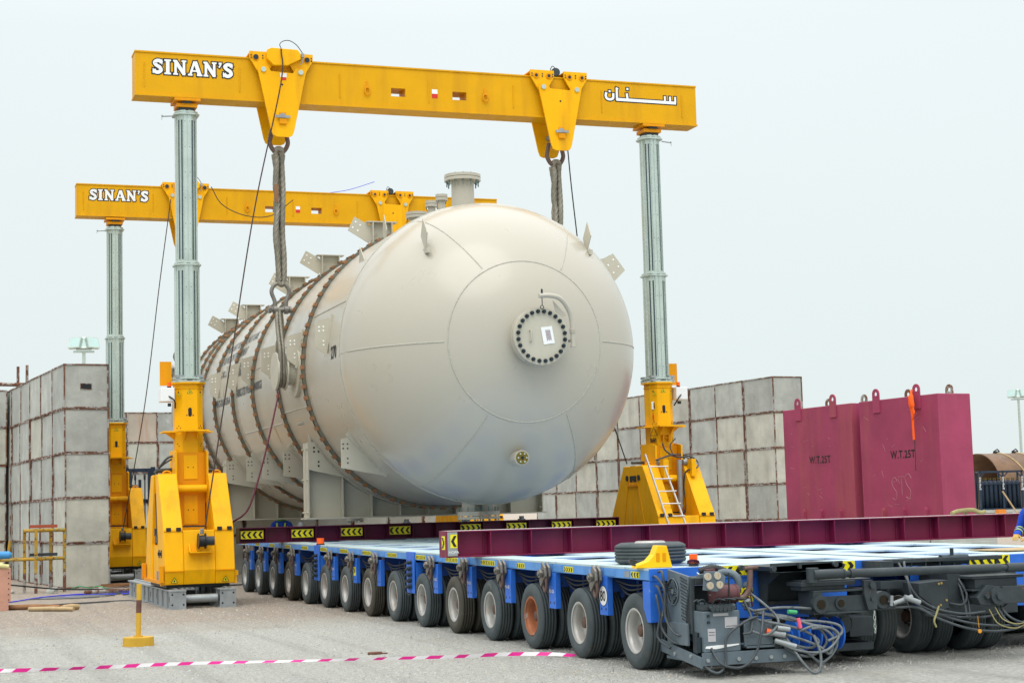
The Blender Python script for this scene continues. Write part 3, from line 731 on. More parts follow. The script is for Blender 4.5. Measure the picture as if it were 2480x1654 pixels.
def latin_sinans():
    S = []; H = 1.0; x = 0.0; t = 0.24
    def letter_S(x):
        S.append(([(x+0.60, 0.74), (x+0.50, 0.87), (x+0.30, 0.88), (x+0.14, 0.74), (x+0.26, 0.58), (x+0.47, 0.45), (x+0.56, 0.27), (x+0.40, 0.12), (x+0.20, 0.13), (x+0.08, 0.28)], t))
        S.append(([(x+0.62, 0.97), (x+0.62, 0.64)], 0.07)); S.append(([(x+0.04, 0.36), (x+0.04, 0.03)], 0.07))
        return x+0.78
    def letter_I(x):
        S.append(([(x+0.22, 0.0), (x+0.22, 1.0)], 0.25)); S.append(([(x+0.0, 0.06), (x+0.44, 0.06)], 0.12)); S.append(([(x+0.0, 0.94), (x+0.44, 0.94)], 0.12)); return x+0.58
    def letter_N(x):
        S.append(([(x+0.16, 0.0), (x+0.16, 1.0)], 0.17)); S.append(([(x+0.72, 0.0), (x+0.72, 1.0)], 0.17)); S.append(([(x+0.14, 0.95), (x+0.74, 0.05)], 0.24))
        S.append(([(x+0.0, 0.06), (x+0.32, 0.06)], 0.12)); S.append(([(x+0.0, 0.94), (x+0.24, 0.94)], 0.12)); S.append(([(x+0.56, 0.94), (x+0.88, 0.94)], 0.12)); return x+1.0
    def letter_A(x):
        S.append(([(x+0.12, 0.03), (x+0.42, 0.97)], 0.15)); S.append(([(x+0.78, 0.03), (x+0.46, 0.97)], 0.26)); S.append(([(x+0.24, 0.33), (x+0.64, 0.33)], 0.11))
        S.append(([(x-0.02, 0.06), (x+0.28, 0.06)], 0.12)); S.append(([(x+0.58, 0.06), (x+0.94, 0.06)], 0.12)); return x+1.02
    x = letter_S(x); x = letter_I(x); x = letter_N(x); x = letter_A(x); x = letter_N(x)
    S.append(([(x+0.12, 1.0), (x+0.13, 0.86)], 0.2)); S.append(([(x+0.16, 0.86), (x+0.04, 0.66)], 0.1)); x += 0.3
    x = letter_S(x)
    return S, x
def arabic_sinan():
    S = []  # drawn left to right as it stands: noon, alef, noon, long seen
    S.append(([(0.07, 0.62), (0.04, 0.36), (0.10, 0.17), (0.26, 0.12), (0.40, 0.22), (0.42, 0.58)], 0.14))
    S.append(([(0.19, 0.70), (0.29, 0.70)], 0.11))
    S.append(([(0.60, 0.12), (0.60, 0.98)], 0.13)); S.append(([(0.56, 0.98), (0.68, 0.90)], 0.08))
    S.append(([(0.56, 0.15), (3.62, 0.13)], 0.17))
    S.append(([(1.14, 0.14), (1.10, 0.62)], 0.13)); S.append(([(1.09, 0.94), (1.20, 0.94)], 0.12))
    for q in (3.05, 3.32, 3.58): S.append(([(q, 0.14), (q, 0.58)], 0.12))
    return S, 3.65
def lift_beam(loc, label, cat='gantry beam', arabic=True):
    t = thing('gantry_beam', label, cat, loc, group='yellow lifting beams')
    x0, x1 = 3.97-XL, 15.87-XL; h = BZ1-BZ0; fy = 0.23
    mb = MB()
    mb.box(x0, x1, -fy-0.02, fy+0.02, h-0.03, h); mb.box(x0, x1, -fy-0.03, fy+0.03, 0, 0.03)
    # web with lightening windows
    wins = [(9.06-XL, 9.36-XL), (10.36-XL, 10.66-XL)] ; za, zb = 0.27, 0.44
    for s in (-1, 1):
        ya, yb = (-fy, -fy+0.02) if s < 0 else (fy-0.02, fy)
        mb.box(x0+0.01, x1-0.01, ya, yb, 0.03, za); mb.box(x0+0.01, x1-0.01, ya, yb, zb, h-0.03)
        xs = [x0+0.01]+[q for w_ in wins for q in w_]+[x1-0.01]
        for i in range(0, len(xs), 2): mb.box(xs[i], xs[i+1], ya, yb, za, zb)
    mb.box(x0+0.012, x0+0.03, -fy+0.02, fy-0.02, 0.03, h-0.03); mb.box(x1-0.03, x1-0.012, -fy+0.02, fy-0.02, 0.03, h-0.03)
    for a, b_ in wins:
        mb.box(a-0.02, a, -fy+0.02, fy-0.02, za, zb); mb.box(b_, b_+0.02, -fy+0.02, fy-0.02, za, zb)
        mb.box(a-0.02, b_+0.02, -fy+0.02, fy-0.02, za-0.02, za); mb.box(a-0.02, b_+0.02, -fy+0.02, fy-0.02, zb, zb+0.02)
    mb.build('box_girder', YELG, t)
    mb = MB()
    for x in (4.15, 5.99, 8.0, 9.85, 11.68, 13.66, 15.52): mb.cyl((x-XL, -fy-0.004, 0.18), (x-XL, -fy-0.004, 0.66), 0.012, 8)
    mb.build('stiffener_weld', YELG, t)
    for x in (8.56, 11.06):
        mb = MB(); q = x-XL
        mb.cbox((q, -fy-0.008, 0.50), (0.03, 0.016, 0.10)); mb.cbox((q, -fy-0.03, 0.42), (0.05, 0.04, 0.05))
        mb.tube([(q+0.05*math.cos(a), -fy-0.04, 0.34+0.08*math.sin(a)) for a in [i*PI/8 for i in range(16)]], 0.014, 8, closed=True)
        mb.build('side_shackle', YELD, t)
    mb = MB(); mb.box(9.78-XL+0.14, 9.78-XL+0.26, -fy-0.004, -fy-0.002, 0.37, 0.46); mb.mat(1).box(9.78-XL+0.14, 9.78-XL+0.26, -fy-0.004, -fy-0.002, 0.28, 0.368)
    mb.build('warning_sticker', [WHITE, RED], t)
    S, L = latin_sinans(); k = 1.58/L
    S = [([(p[0]*k, p[1]*k*1.02) for p in pts], wd*k) for pts, wd in S]
    a, b = stroke_letters(S, (4.31-XL, -fy, 0.44), (1, 0, 0), (0, 0, 1), None, 0.022)
    b.build('lettering_outline', BLACK, t); a.build('lettering', WHITE, t)
    if arabic:
        S, L = arabic_sinan(); k = 1.66/L
        S = [([(p[0]*k, p[1]*.30) for p in pts], wd*k*.85) for pts, wd in S]
        a, b = stroke_letters(S, (13.74-XL, -fy, 0.44), (1, 0, 0), (0, 0, 1), None, 0.022)
        b.build('lettering_outline', BLACK, t); a.build('lettering', WHITE, t)
    return t
b1 = lift_beam((XL, GY1, BZ0), 'near yellow box girder lettered in Latin at its left end and Arabic at its right')
b2 = clone(b1, (XL+0.12, GY2, 9.72), label='far yellow box girder, partly hidden behind the tank and near gantry leg')

def trolley(loc, label, motor_cover, group='side plates hung over the beams'):
    """lifting side plates straddling the girder; local z=0 at the girder underside"""
    t = thing('lifting_trolley', label, 'lifting trolley', loc, group=group)
    for s in (-1, 1):
        y = s*0.40 if s < 0 else 0.36
        ya, yb = (y, y+0.04)
        zt, zb = 0.62, -0.71
        nm = 'side_plate'
        mb = MB(); mb.prism([(-0.48, zt), (-0.44, zt+0.07), (-0.28, zt+0.07), (-0.22, zt-0.03), (0.22, zt-0.05), (0.28, zt+0.05), (0.44, zt+0.05), (0.48, zt-0.02), (0.23, zb+0.13), (0.19, zb+0.03), (0.12, zb), (-0.12, zb), (-0.19, zb+0.03), (-0.23, zb+0.13)], 'y', ya, yb)
        sp = mb.build(nm, YEL, t)
        if s < 0:
            mb = MB()
            for x, z in ((-0.37, 0.61), (0.37, 0.59)): mb.cyl((x, ya, z), (x, ya-0.03, z), 0.05, 16)
            mb.build('pivot_pin', GALV, sp)
            mb = MB(); mb.box(-0.07, 0.07, ya-0.003, ya, -0.32, -0.22); mb.box(-0.07, 0.07, ya-0.045, ya, -0.46, -0.35)
            mb.mat(1).box(-0.14, 0.14, ya-0.06, ya-0.03, -0.345, -0.295)
            mb.build('locking_wedge', [YELD, GALVD], sp)
            mb = MB(); mb.cyl((0.0, ya, 0.33), (0.0, ya-0.004, 0.33), 0.02, 12); mb.build('hole', BLACK, sp)
            if motor_cover:
                mb = MB(); mb.box(-0.04, 0.09, ya-0.004, ya, 0.48, 0.56); mb.mat(1).box(-0.02, 0.08, ya-0.004, ya, 0.42, 0.478)
                mb.build('warning_sticker', [WHITE, RED], sp)
        for q in (-1, 1):
            if s < 0 or True:
                yy0, yy1 = (ya+0.045, yb+0.045) if s < 0 else (ya-0.045, yb-0.045)
                mb = MB(); cx = 0.37*q
                mb.prism([(cx-0.26, 0.98), (cx+0.26, 0.98), (cx+0.26, 0.84), (cx+0.09, 0.56), (cx-0.09, 0.56), (cx-0.26, 0.84)], 'y', yy0, yy1)
                hp = mb.build('roller_plate', YEL, t)
                if s < 0:
                    for dx in (-0.14, 0.14):
                        if motor_cover and q < 0 and dx > 0: continue
                        mb = MB()
                        mb.mat(0).cyl((cx+dx, yy0, 0.86), (cx+dx, yy0-0.02, 0.86), 0.062, 20)
                        mb.mat(1).cyl((cx+dx, yy0-0.02, 0.86), (cx+dx, yy0-0.03, 0.86), 0.05 if motor_cover else 0.032, 16)
                        mb.build('roller_bearing', [YELD, BOLT], hp)
                    for dx in (-0.23, 0.0, 0.23):
                        for dz in (-0.025, 0.025): mb = MB(); mb.cyl((cx+dx, yy0, 0.875+dz), (cx+dx, yy0-0.012, 0.875+dz), 0.014, 8); mb.build('plate_bolt', BOLT, hp)
    for q in (-1, 1):
        mb = MB(); cx = 0.37*q
        mb.box(cx-0.25, cx+0.25, -0.31, 0.31, 0.955, 0.975)
        for dx in (-0.14, 0.14): mb.cyl((cx+dx, -0.3, 0.93), (cx+dx, 0.3, 0.93), 0.04, 12)
        mb.build('roller_frame', YEL, t)
    mb = MB(); mb.cyl((0, -0.41, -0.30), (0, 0.41, -0.30), 0.06, 16); mb.cyl((0, -0.25, -0.45), (0, 0.25, -0.45), 0.05, 16); mb.build('crosshead_pin', GALVD, t)
    if motor_cover:
        mb = MB(); mb.prism([(-0.30, 1.0), (-0.22, 1.04), (0.30, 1.03), (0.36, 0.96), (0.36, 0.84), (0.10, 0.70), (-0.18, 0.69), (-0.31, 0.82)], 'y', -0.48, -0.37)
        mb.build('chain_cover', YEL, t, bevel=0.012)
        mb = MB(); mb.cbox((0.41, -0.42, 0.93), (0.06, 0.06, 0.08)); mb.tube(bez([(0.40, -0.42, 0.9), (0.41, -0.44, 0.80), (0.36, -0.42, 0.75)], 5), 0.008, 6); mb.build('junction_box', GALVD, t)
        mb = MB(); mb.tube(bez([(-0.03, -0.49, 1.03), (-0.05, -0.46, 1.12), (0.03, -0.42, 1.20), (0.16, -0.40, 1.22), (0.30, -0.40, 1.14), (0.41, -0.42, 0.98)], 6), 0.008, 6); mb.build('looped_cable', BLK, t)
    else:
        mb = MB(); mb.cyl((-0.02, -0.25, 0.99), (0.03, 0.12, 0.99), 0.085, 20)
        for i in range(6): mb.cyl((-0.015+i*0.006, -0.21+i*0.05, 0.99), (-0.013+i*0.006, -0.20+i*0.05, 0.99), 0.095, 20)
        mb.build('drive_motor', DARK, t)
        mb = MB(); mb.tube(bez([(0.0, -0.2, 1.06), (-0.08, -0.2, 1.12), (-0.12, -0.18, 1.02), (-0.05, -0.15, 0.95)], 5), 0.008, 6); mb.build('motor_cable', BLK, t)
    # bow shackle whose eye carries the sling
    mb = MB()
    mb.tube(bez([(-0.13, 0, -0.48), (-0.16, 0, -0.62), (-0.18, 0, -0.76), (-0.11, 0, -0.90), (0, 0, -0.95), (0.11, 0, -0.90), (0.18, 0, -0.76), (0.16, 0, -0.62), (0.13, 0, -0.48)], 5), 0.045, 12)
    mb.build('bow_shackle', SHACKR, t)
    return t
t1 = trolley((6.80, GY1, BZ0), 'left lifting trolley of the near beam with a covered chain drive and cable loop', True)
t2 = trolley((12.66, GY1, BZ0), 'right lifting trolley of the near beam with exposed motor, above the vessel', False)
t3 = clone(t1, (6.98, GY2, 9.72), label='left lifting trolley of the far beam, half hidden by the near left column')
t4 = clone(t2, (12.80, GY2, 9.72), label='right lifting trolley of the far beam, beside the tilted vessel bracket')

def leg(loc, label, outer, reel_front, stain=False):
    """telescopic gantry leg; outer = -1 when its open service side faces -x"""
    t = thing('gantry_leg', label, 'gantry leg', loc, group='telescopic yellow gantry legs')
    FR = [(-1.22, .42), (-1.30, .68), (-1.18, 1.42), (-.49, 2.45), (-.12, 2.45), (-.42, 1.15), (-.42, .42)]
    RE = [(-y, z) for y, z in FR]
    MIDP = [(-.42, .42), (-.42, 1.15), (-.12, 2.45), (.12, 2.45), (.42, 1.15), (.42, .42)]
    for s in (-1, 1):
        xa, xb = (-.64, -.29) if s < 0 else (.29, .64)
        mb = MB(); mb.prism(FR, 'x', xa, xb); o = mb.build('front_side_column', YEL, t, bevel=0.015)
        for dx in (0.09, 0.27): mb = MB(); mb.cbox((xa+dx, -1.19, 1.42), (0.085, 0.03, 0.07)); mb.build('panel_hinge', BLK, o)
        mb = MB(); mb.box(xa+0.001, xb-0.001, -1.312, -1.29, 0.66, 0.668); mb.box(xa, xb, -1.20, -1.19, 1.385, 1.393); mb.build('panel_seam', YELD, o)
        mb = MB(); cx = (xa+xb)/2; mb.M = frameM((cx-0.065, -1.277, 0.455), (1, 0, 0), (0, -0.3, 1)); 
        tri(mb, 0.13); mb.build('warning_label', [SIGNY, BLACK], o)
        mb = MB(); mb.tube([(cx+0.07*math.cos(a), -.42, 2.47+0.035*abs(math.sin(a))) for a in [i*PI/8 for i in range(9)]], 0.016, 8); mb.cbox((cx, -.42, 2.46), (0.17, 0.05, 0.02)); mb.build('lifting_eye', YELD, o)
        mb = MB(); mb.prism(RE, 'x', xa, xb); mb.build('rear_side_column', YEL, t, bevel=0.015)
        if s == outer:
            mb = MB(); mb.box(xa+0.03 if s < 0 else xa, xb if s < 0 else xb-0.03, -.43, .43, .42, 1.12); mb.build('service_box', YEL, t)
            mb = MB(); xx = s*0.60
            mb.tube(bez([(xx, -0.3, 2.2), (xx, -0.25, 1.8), (xx, -0.32, 1.4), (xx, -0.25, 1.15)], 6), 0.02, 8)
            mb.tube(bez([(xx, 0.1, 2.1), (xx, 0.0, 1.7), (xx, -0.1, 1.35), (xx, 0.1, 1.15)], 6), 0.02, 8)
            mb.cbox((xx-s*0.02, -0.05, 1.25), (0.08, 0.3, 0.16)); mb.cyl((xx, -0.2, 1.3), (xx, -0.2, 1.5), 0.04, 10); mb.cyl((xx, 0.1, 1.3), (xx, 0.1, 1.44), 0.035, 10)
            mb.build('valve_block', DARK, t)
            mb = MB()
            for y in (-0.9, -0.62):
                mb.cbox((s*0.645, y, 0.98), (0.015, 0.1, 0.14)); mb.cbox((s*0.66, y, 0.98), (0.02, 0.05, 0.06))
            mb.build('door_latch', BOLT, t)
            mb = MB(); mb.cbox((s*0.66, -0.85, 0.56), (0.05, 0.10, 0.20)); mb.cbox((s*0.66, -0.6, 0.56), (0.05, 0.10, 0.20)); mb.build('socket_outlet', GALVD, t)
            mb = MB(); mb.box(s*0.64, s*0.70, -1.25, 1.25, 0.44, 0.50) if s > 0 else mb.box(-0.70, -0.64, -1.25, 1.25, 0.44, 0.50)
            mb.cbox((s*0.69, -1.22, 0.62), (0.07, 0.12, 0.30)); mb.cbox((s*0.69, 1.22, 0.62), (0.07, 0.12, 0.30)); mb.build('bumper_rail', YELD, t)
        else:
            mb = MB(); mb.prism(MIDP, 'x', xa if s > 0 else xa, xb); mb.build('inner_side_panel', YEL, t)
            mb = MB(); q = s*0.64
            for y0, y1 in ((-0.75, -0.22), (0.0, 0.0), (0.75, 0.22)):
                mb.cyl((q, y0, 0.5), (q, y1, 2.15), 0.012, 6)
            mb.mat(1).cyl((q, -.3, 2.2), (q+s*0.02, -.3, 2.2), 0.06, 16); mb.cyl((q, .3, 2.2), (q+s*0.02, .3, 2.2), 0.06, 16)
            mb.cbox((q, 0, 2.18), (0.012, 0.34, 0.13)); mb.mat(0).cbox((q+s*0.01, 0, 2.05), (0.03, 0.55, 0.05))
            mb.build('panel_ridge', [YELD, BOLT], t)
        # small side stub
        mb = MB(); mb.cbox((s*0.675, -1.12, 0.60), (0.08, 0.14, 0.09)); mb.cbox((s*0.665, -1.12, 0.5), (0.05, 0.12, 0.18)); mb.build('guide_block', YEL, t)
    mb = MB(); mb.prism([(-1.20, .42), (-1.28, .68), (-1.16, 1.40), (-.95, 1.40), (-.95, .42)], 'x', -.288, .288); fp = mb.build('front_panel', YEL, t, bevel=0.012)
    mb = MB(); mb.prism([(1.20, .42), (1.28, .68), (1.16, 1.40), (.95, 1.40), (.95, .42)], 'x', -.288, .288); mb.build('rear_panel', YEL, t, bevel=0.012)
    # mast
    mb = MB(); mb.box(-.27, .27, -.27, .27, .42, 2.86); ma = mb.build('mast_housing', YELD, t)
    for z0, z1 in ((0.95, 1.28), (1.50, 2.05), (2.35, 2.80)):
        mb = MB()
        mb.box(-.13, .13, -.285, -.27, z0, z1); mb.mat(1)
        for x in (-.05, .05): mb.cyl((x, -.285, (z0+z1)/2), (x, -.289, (z0+z1)/2), .012, 8)
        mb.build('recess_panel', [YEL, BLACK], ma, bevel=0.01)
    mb = MB(); mb.box(-.275, .275, -.30, -.27, 1.33, 1.45); mb.mat(1).box(-.27, .27, -.275, -.27, 1.45, 1.48); mb.build('mast_band', [YEL, DARK], ma)
    for s in (-1, 1):
        mb = MB(); xa = -.31 if s < 0 else .275; mb.prism([(-.44, 2.1), (-.44, 2.86), (-.2, 2.9), (.3, 2.9), (.3, 1.9), (-.3, 1.9)], 'x', xa, xa+.035); mb.build('cheek_plate', YEL, ma)
    mb = MB(); mb.cyl((-.275, -.40, 2.17), (.275, -.40, 2.17), .075, 20); mb.build('cross_roller', YEL, ma)
    # octagonal upper mast
    a, c = .26, .14
    oc = [(-a, -c), (-c, -a), (c, -a), (a, -c), (a, c), (c, a), (-c, a), (-a, c)]
    mb = MB(); mb.prism(oc, 'z', 2.86, 4.16); um = mb.build('upper_mast', YEL, t)
    mb = MB(); mb.prism([(x*1.22, y*1.22) for x, y in oc], 'z', 4.16, 4.19); mb.prism([(x*1.06, y*1.06) for x, y in oc], 'z', 4.07, 4.085); mb.build('mast_collar', YEL, um)
    mb = MB()
    zc = 3.62
    vs = [(0.035*math.cos(q), -a-0.004, zc+(0.05 if math.sin(q) > 0 else -0.05)+0.035*math.sin(q)) for q in [i*PI/8 for i in range(16)]]
    mb.add(vs, [tuple(range(16))], False); mb.build('mast_slot', BLACK, um)
    for x, z in ((-.2, 4.0), (.2, 4.0), (-.2, 3.36), (.2, 3.36), (-.06, 3.56), (.06, 3.56), (-.23, 3.32), (-.17, 3.32), (.17, 3.32), (.23, 3.32), (-.2, 2.98), (.2, 2.98), (-.22, 3.02), (.22, 3.02), (-.05, 3.2), (.05, 3.2)):
        yy = -a-0.003 if abs(x) < c else -(a-(abs(x)-c)) - 0.004
        mb = MB(); mb.cyl((x, yy+0.003, z), (x, yy, z), 0.013 if abs(x) < .19 or z != 4.0 else .02, 8, smooth=False); mb.build('drilled_hole', BLACK, um)
    for x, z, s_ in ((-.055, 3.97, .11),):
        mb = MB(); mb.M = frameM((x, -a-0.002, z), (1, 0, 0), (0, 0, 1)); tri(mb, s_); mb.build('warning_label', [SIGNY, BLACK], um)
    for sx in (-1, 1):
        mb = MB(); mb.M = frameM((sx*.2-.035*1, -(a-.06)-.03+(0.02 if sx > 0 else 0.02)-.02, 3.92), (1, sx*1.0*0.9, 0), (0, 0, 1)); tri(mb, .08); mb.build('warning_label', [SIGNY, BLACK], um)
    # step shelves
    mb = MB(); mb.box(-.27, .30, -.62, -.26, 3.24, 3.27); mb.prism([(-.27, 3.24), (-.27, 3.08), (-.50, 3.24)], 'x', -.13, -.11); mb.prism([(-.27, 3.24), (-.27, 3.08), (-.50, 3.24)], 'x', .11, .13); mb.box(-.13, .13, -.275, -.262, 3.08, 3.24)
    mb.build('step_shelf', YEL, t)
    mb = MB(); mb.box(outer*.26 if outer > 0 else -.50, .50 if outer > 0 else -.26, -.25, .25, 3.24, 3.265); mb.prism([(outer*.26, 3.24), (outer*.26, 3.1), (outer*.44, 3.24)], 'y', -.02, .02); mb.build('step_shelf', YEL, t)
    mb = MB(); mb.box(-.45 if outer > 0 else .26, -.26 if outer > 0 else .45, -.2, .2, 3.24, 3.26); mb.build('step_shelf', YEL, t)
    # telescopic stages
    def stage(z0, z1, r, nm):
        cc = r*.56
        mb = MB(); rr_ = r*1.05; mb.cyl((0, 0, z0), (0, 0, z1), rr_, 40)
        for q in (0, PI/2, PI, -PI/2):
            mb.M = Matrix.Rotation(q, 4, 'Z'); mb.box(-.36*r, -.01, -r*1.09, -r*.9, z0, z1); mb.box(.01, .36*r, -r*1.09, -r*.9, z0, z1)
        mb.M = Matrix.Identity(4)
        o = mb.build(nm, GALV, t)
        mb = MB(); L0, L1 = z0+.06, z1-.10
        for base in (0, 180):
            for dg in (-48, -29.5, 29.5, 48):
                mb.M = Matrix.Rotation(R(base+dg), 4, 'Z')
                mb.mat(1).box(-.015, .015, -rr_-.004, -rr_+.01, L0, L1); mb.mat(0).box(-.019, -.015, -rr_-.009, -rr_+.01, L0, L1); mb.box(.015, .019, -rr_-.009, -rr_+.01, L0, L1)
        for dg in (76, 104, -76, -104):
            mb.M = Matrix.Rotation(R(dg), 4, 'Z'); mb.mat(1).box(-.012, .012, -r*1.09-.003, -rr_+.01, L0, L1)
        mb.M = Matrix.Identity(4)
        mb.mat(0)
        for z in [z0+.25+i*.5 for i in range(int((z1-z0-.3)/.5)+1)]:
            mb.mat(1)
            for x in (-.045, .045): mb.cyl((x, -r*1.09, z), (x, -r*1.09-.003, z), .008, 6, smooth=False)
        mb.build('guide_slot', [GALV, SLOT], o)
        return o
    s1 = stage(4.27, 6.44, .215, 'lower_stage')
    s2 = stage(6.50, 9.38, .188, 'upper_stage')
    def flange(z, r, nm='stage_flange'):
        mb = MB(); cc = r*.6
        mb.prism([(-r, -cc), (-cc, -r), (cc, -r), (r, -cc), (r, cc), (cc, r), (-cc, r), (-r, cc)], 'z', z, z+.03)
        for k in range(8):
            mb.M = Matrix.Rotation(PI/4*k+PI/8, 4, 'Z'); mb.box(-.05, .05, -r+.02, -r+.09, z+.03, z+.05)
        mb.M = Matrix.Identity(4)
        return mb.build(nm, GALV, t)
    flange(4.19, .31, 'clamp_ring'); flange(4.25, .29, 'clamp_ring'); flange(6.44, .255); flange(6.485, .225); flange(9.38, .245); flange(9.425, .215)
    for s in (-1, 1):
        for sy in (-1, 1): mb = MB(); mb.cbox((s*.2, sy*.22, 4.30), (.14, .12, .05)); mb.cbox((s*.2, sy*.22, 4.235), (.14, .12, .03)); mb.build('clamp_block', GALVD, t)
    mb = MB(); mb.box(-.15, .15, -.15, .15, 9.46, 9.53); mb.mat(1).box(-.20, .20, -.2, .2, 9.53, 9.60); mb.mat(0).box(-.09, .09, -.24, .24, 9.60, 9.64); mb.mat(1).box(-.25, .25, -.28, .28, 9.64, 9.69)
    mb.build('head_bearing', [DARK, YELD], t)
    mb = MB(); x = outer*.25; mb.cyl((x, -.1, 9.36), (x+outer*.22, -.1, 9.34), .012, 8); mb.cyl((x+outer*.22, -.1, 9.34), (x+outer*.22, -.1, 9.27), .005, 6); mb.cyl((x+outer*.20, -.1, 9.36), (x+outer*.22, -.1, 9.34), .02, 8)
    mb.build('sensor_arm', GALVD, t)
    # control box on the outside
    mb = MB(); s = outer
    mb.cbox((s*.42, -.12, 3.95), (.26, .34, .26)); cb = mb.build('control_box', WHITE, t, bevel=0.01)
    mb = MB(); mb.cyl((s*.38, -.2, 4.08), (s*.38, -.2, 4.11), .04, 12); mb.mat(1).cyl((s*.38, -.2, 4.11), (s*.38, -.2, 4.19), .038, 12); mb.build('beacon', [BLACK, ORANGE], cb)
    mb = MB(); mb.cbox((s*.40, .12, 4.38), (.22, .02, .46)); mb.build('flag_panel', YELD, cb)
    mb = MB(); mb.cbox((s*.38, -.22, 3.76), (.06, .06, .06)); mb.tube(bez([(s*.40, -.28, 3.92), (s*.30, -.34, 3.83), (s*.27, -.2, 3.7)], 5), .015, 6); mb.build('sensor_head', BLK, cb)
    # hoses at the shoulder
    mb = MB()
    mb.tube(bez([(outer*.3, -.1, 2.8), (outer*.42, -.1, 2.75), (outer*.55, 0, 2.58), (outer*.6, .2, 2.5)], 6), .022, 8)
    mb.tube(bez([(outer*.3, 0, 2.75), (outer*.45, .05, 2.66), (outer*.6, .3, 2.5)], 6), .018, 8)
    mb.cyl((-.6, .15, 2.52), (.6, .15, 2.52), .03, 8)
    mb.cyl((outer*.15, .05, 2.55), (outer*.62, -.05, 2.53), .035, 10)
    mb.build('hydraulic_hose', HOSE, t)
    if reel_front:
        mb = MB(); mb.box(-.2, .24, -1.42, -1.24, .99, 1.01); mb.prism([(-1.24, .99), (-1.42, .99), (-1.24, 1.16)], 'x', -.20, -.185)
        mb.prism([(-1.2, 1.0), (-1.36, 1.0), (-1.2, 1.2)], 'x', -.08, -.07); rb_ = mb.build('reel_bracket', YEL, fp)
        mb = MB(); q = Vector((0.02, -1.40, 1.20))
        mb.cyl(q+Vector((-.07, 0, 0)), q+Vector((-.055, 0, 0)), .145, 28); mb.cyl(q+Vector((.055, 0, 0)), q+Vector((.07, 0, 0)), .145, 28); mb.cyl(q+Vector((-.055, 0, 0)), q+Vector((.055, 0, 0)), .105, 24)
        mb.mat(1).cyl(q+Vector((.07, 0, 0)), q+Vector((.22, 0, .0)), .085, 20); mb.mat(2).cyl(q+Vector((0, 0, .13)), q+Vector((0, -.02, .22)), .035, 10)
        mb.build('cable_reel', [BLK, DARK, GALVD], fp)
    return t
def tri(mb, s):
    h = s*.87
    mb.mat(1).add([(0, 0, .001), (s, 0, .001), (s/2, h, .001)], [(0, 1, 2)], False)
    k = .13*s
    mb.mat(0).add([(k, k*.6, .003), (s-k, k*.6, .003), (s/2, h-k*1.1, .003)], [(0, 1, 2)], False)
    mb.mat(1).add([(s*.36, s*.18, .005), (s*.64, s*.18, .005), (s*.60, s*.34, .005), (s*.5, s*.52, .005), (s*.42, s*.40, .005)], [(0, 1, 2, 3, 4)], False)
l1 = leg((XL, GY1, 0), 'near left telescopic gantry leg with a cable reel on its front panel', -1, True)
l2 = clone(l1, (XL+.14, GY2, 0), label='far left telescopic gantry leg standing beside the grey block wall')
l3 = leg((XR, GY1, 0), 'near right telescopic gantry leg marked 1, with a ladder leaning on it', 1, False)
l4 = clone(l3, (XR+.14, GY2, 0), label='far right gantry leg hidden behind the vessel')
um = [c for c in l3.children if c.name.startswith('upper_mast')][0]
mb = MB(); mb.M = frameM((-.245, -.19, 3.62), (.14, -.13, 0), (0, 0, 1))
mb.mat(0).box(-.0, .055, 0, .16, .001, .003); mb.mat(1); add_text(mb, '1', .17, (.012, .02, .0045), (1, 0, 0), (0, 1, 0), .004)
mb.mat(2).add([(.028, -.04, .003), (.045, -.16, .003), (.028, -.28, .003), (.011, -.16, .003)], [(0, 3, 2, 1)], False)
mb.mat(1)
for a_, b_ in (((.028, -.38), (-.05, -.55)), ((.028, -.38), (.106, -.55)), ((-.05, -.55), (.106, -.55)), ((-.05, -.74), (.106, -.74))):
    d = (Vector(b_)-Vector(a_)).normalized(); nn = Vector((-d.y, d.x))*.005
    A_, B_ = Vector(a_), Vector(b_); mb.add([(*(A_+nn), .004), (*(B_+nn), .004), (*(B_-nn), .004), (*(A_-nn), .004)], [(0, 1, 2, 3)], False)
add_text(mb, "SINAN'S", .075, (-.055, -.69, .004), (.5, 0, 0), (0, 1.6, 0), .004)
mb.build('leg_markings', [WHITE, BLACK, RED], um)
# grey scuffs and lugs of that mast
mb = MB(); mb.tube([(0.0+.055*math.cos(q), -.27-.055*abs(math.sin(q))*1.2, 3.02+.0) for q in [i*PI/8 for i in range(9)]], .014, 8); mb.box(-.08, -.05, -.34, -.26, 2.94, 3.08); mb.box(.05, .08, -.34, -.26, 2.94, 3.08); mb.build('guard_loop', YELD, um)
# hoses and cylinder of the right leg
mb = MB()
mb.tube(bez([(-.35, -.55, 2.55), (0.1, -.45, 2.66), (.5, -.4, 2.62), (.62, -.5, 2.5), (.5, -.7, 2.38), (.3, -.6, 2.3), (.28, -.5, 2.0), (.3, -.55, 1.6), (.18, -.45, 1.3)], 6), .018, 8)
mb.tube(bez([(-.1, -.35, 2.9), (-.06, -.4, 2.75), (.15, -.42, 2.62), (.4, -.45, 2.6), (.45, -.5, 2.5)], 6), .018, 8)
mb.tube(bez([(.2, -.35, 3.0), (.05, -.4, 2.85), (.1, -.42, 2.65)], 6), .012, 8)
mb.mat(1).cyl((.20, -.50, 2.55), (.20, -.50, 1.55), .055, 16); mb.mat(2).cyl((.20, -.50, 1.55), (.20, -.55, .45), .03, 12)
mb.mat(1).cyl((-.3, -.5, 2.5), (-.2, -.5, 2.5), .06, 16); mb.cyl((.28, -.5, 2.5), (.38, -.5, 2.5), .06, 16)
mb.mat(3).box(-.28, -.16, -.75, -.42, 2.2, 2.56); mb.box(.36, .46, -.75, -.42, 2.2, 2.56)
mb.build('ram_and_hoses', [HOSE, GALVD, ALU, YEL], l3)
l4['label'] = 'far right gantry leg hidden behind the vessel'

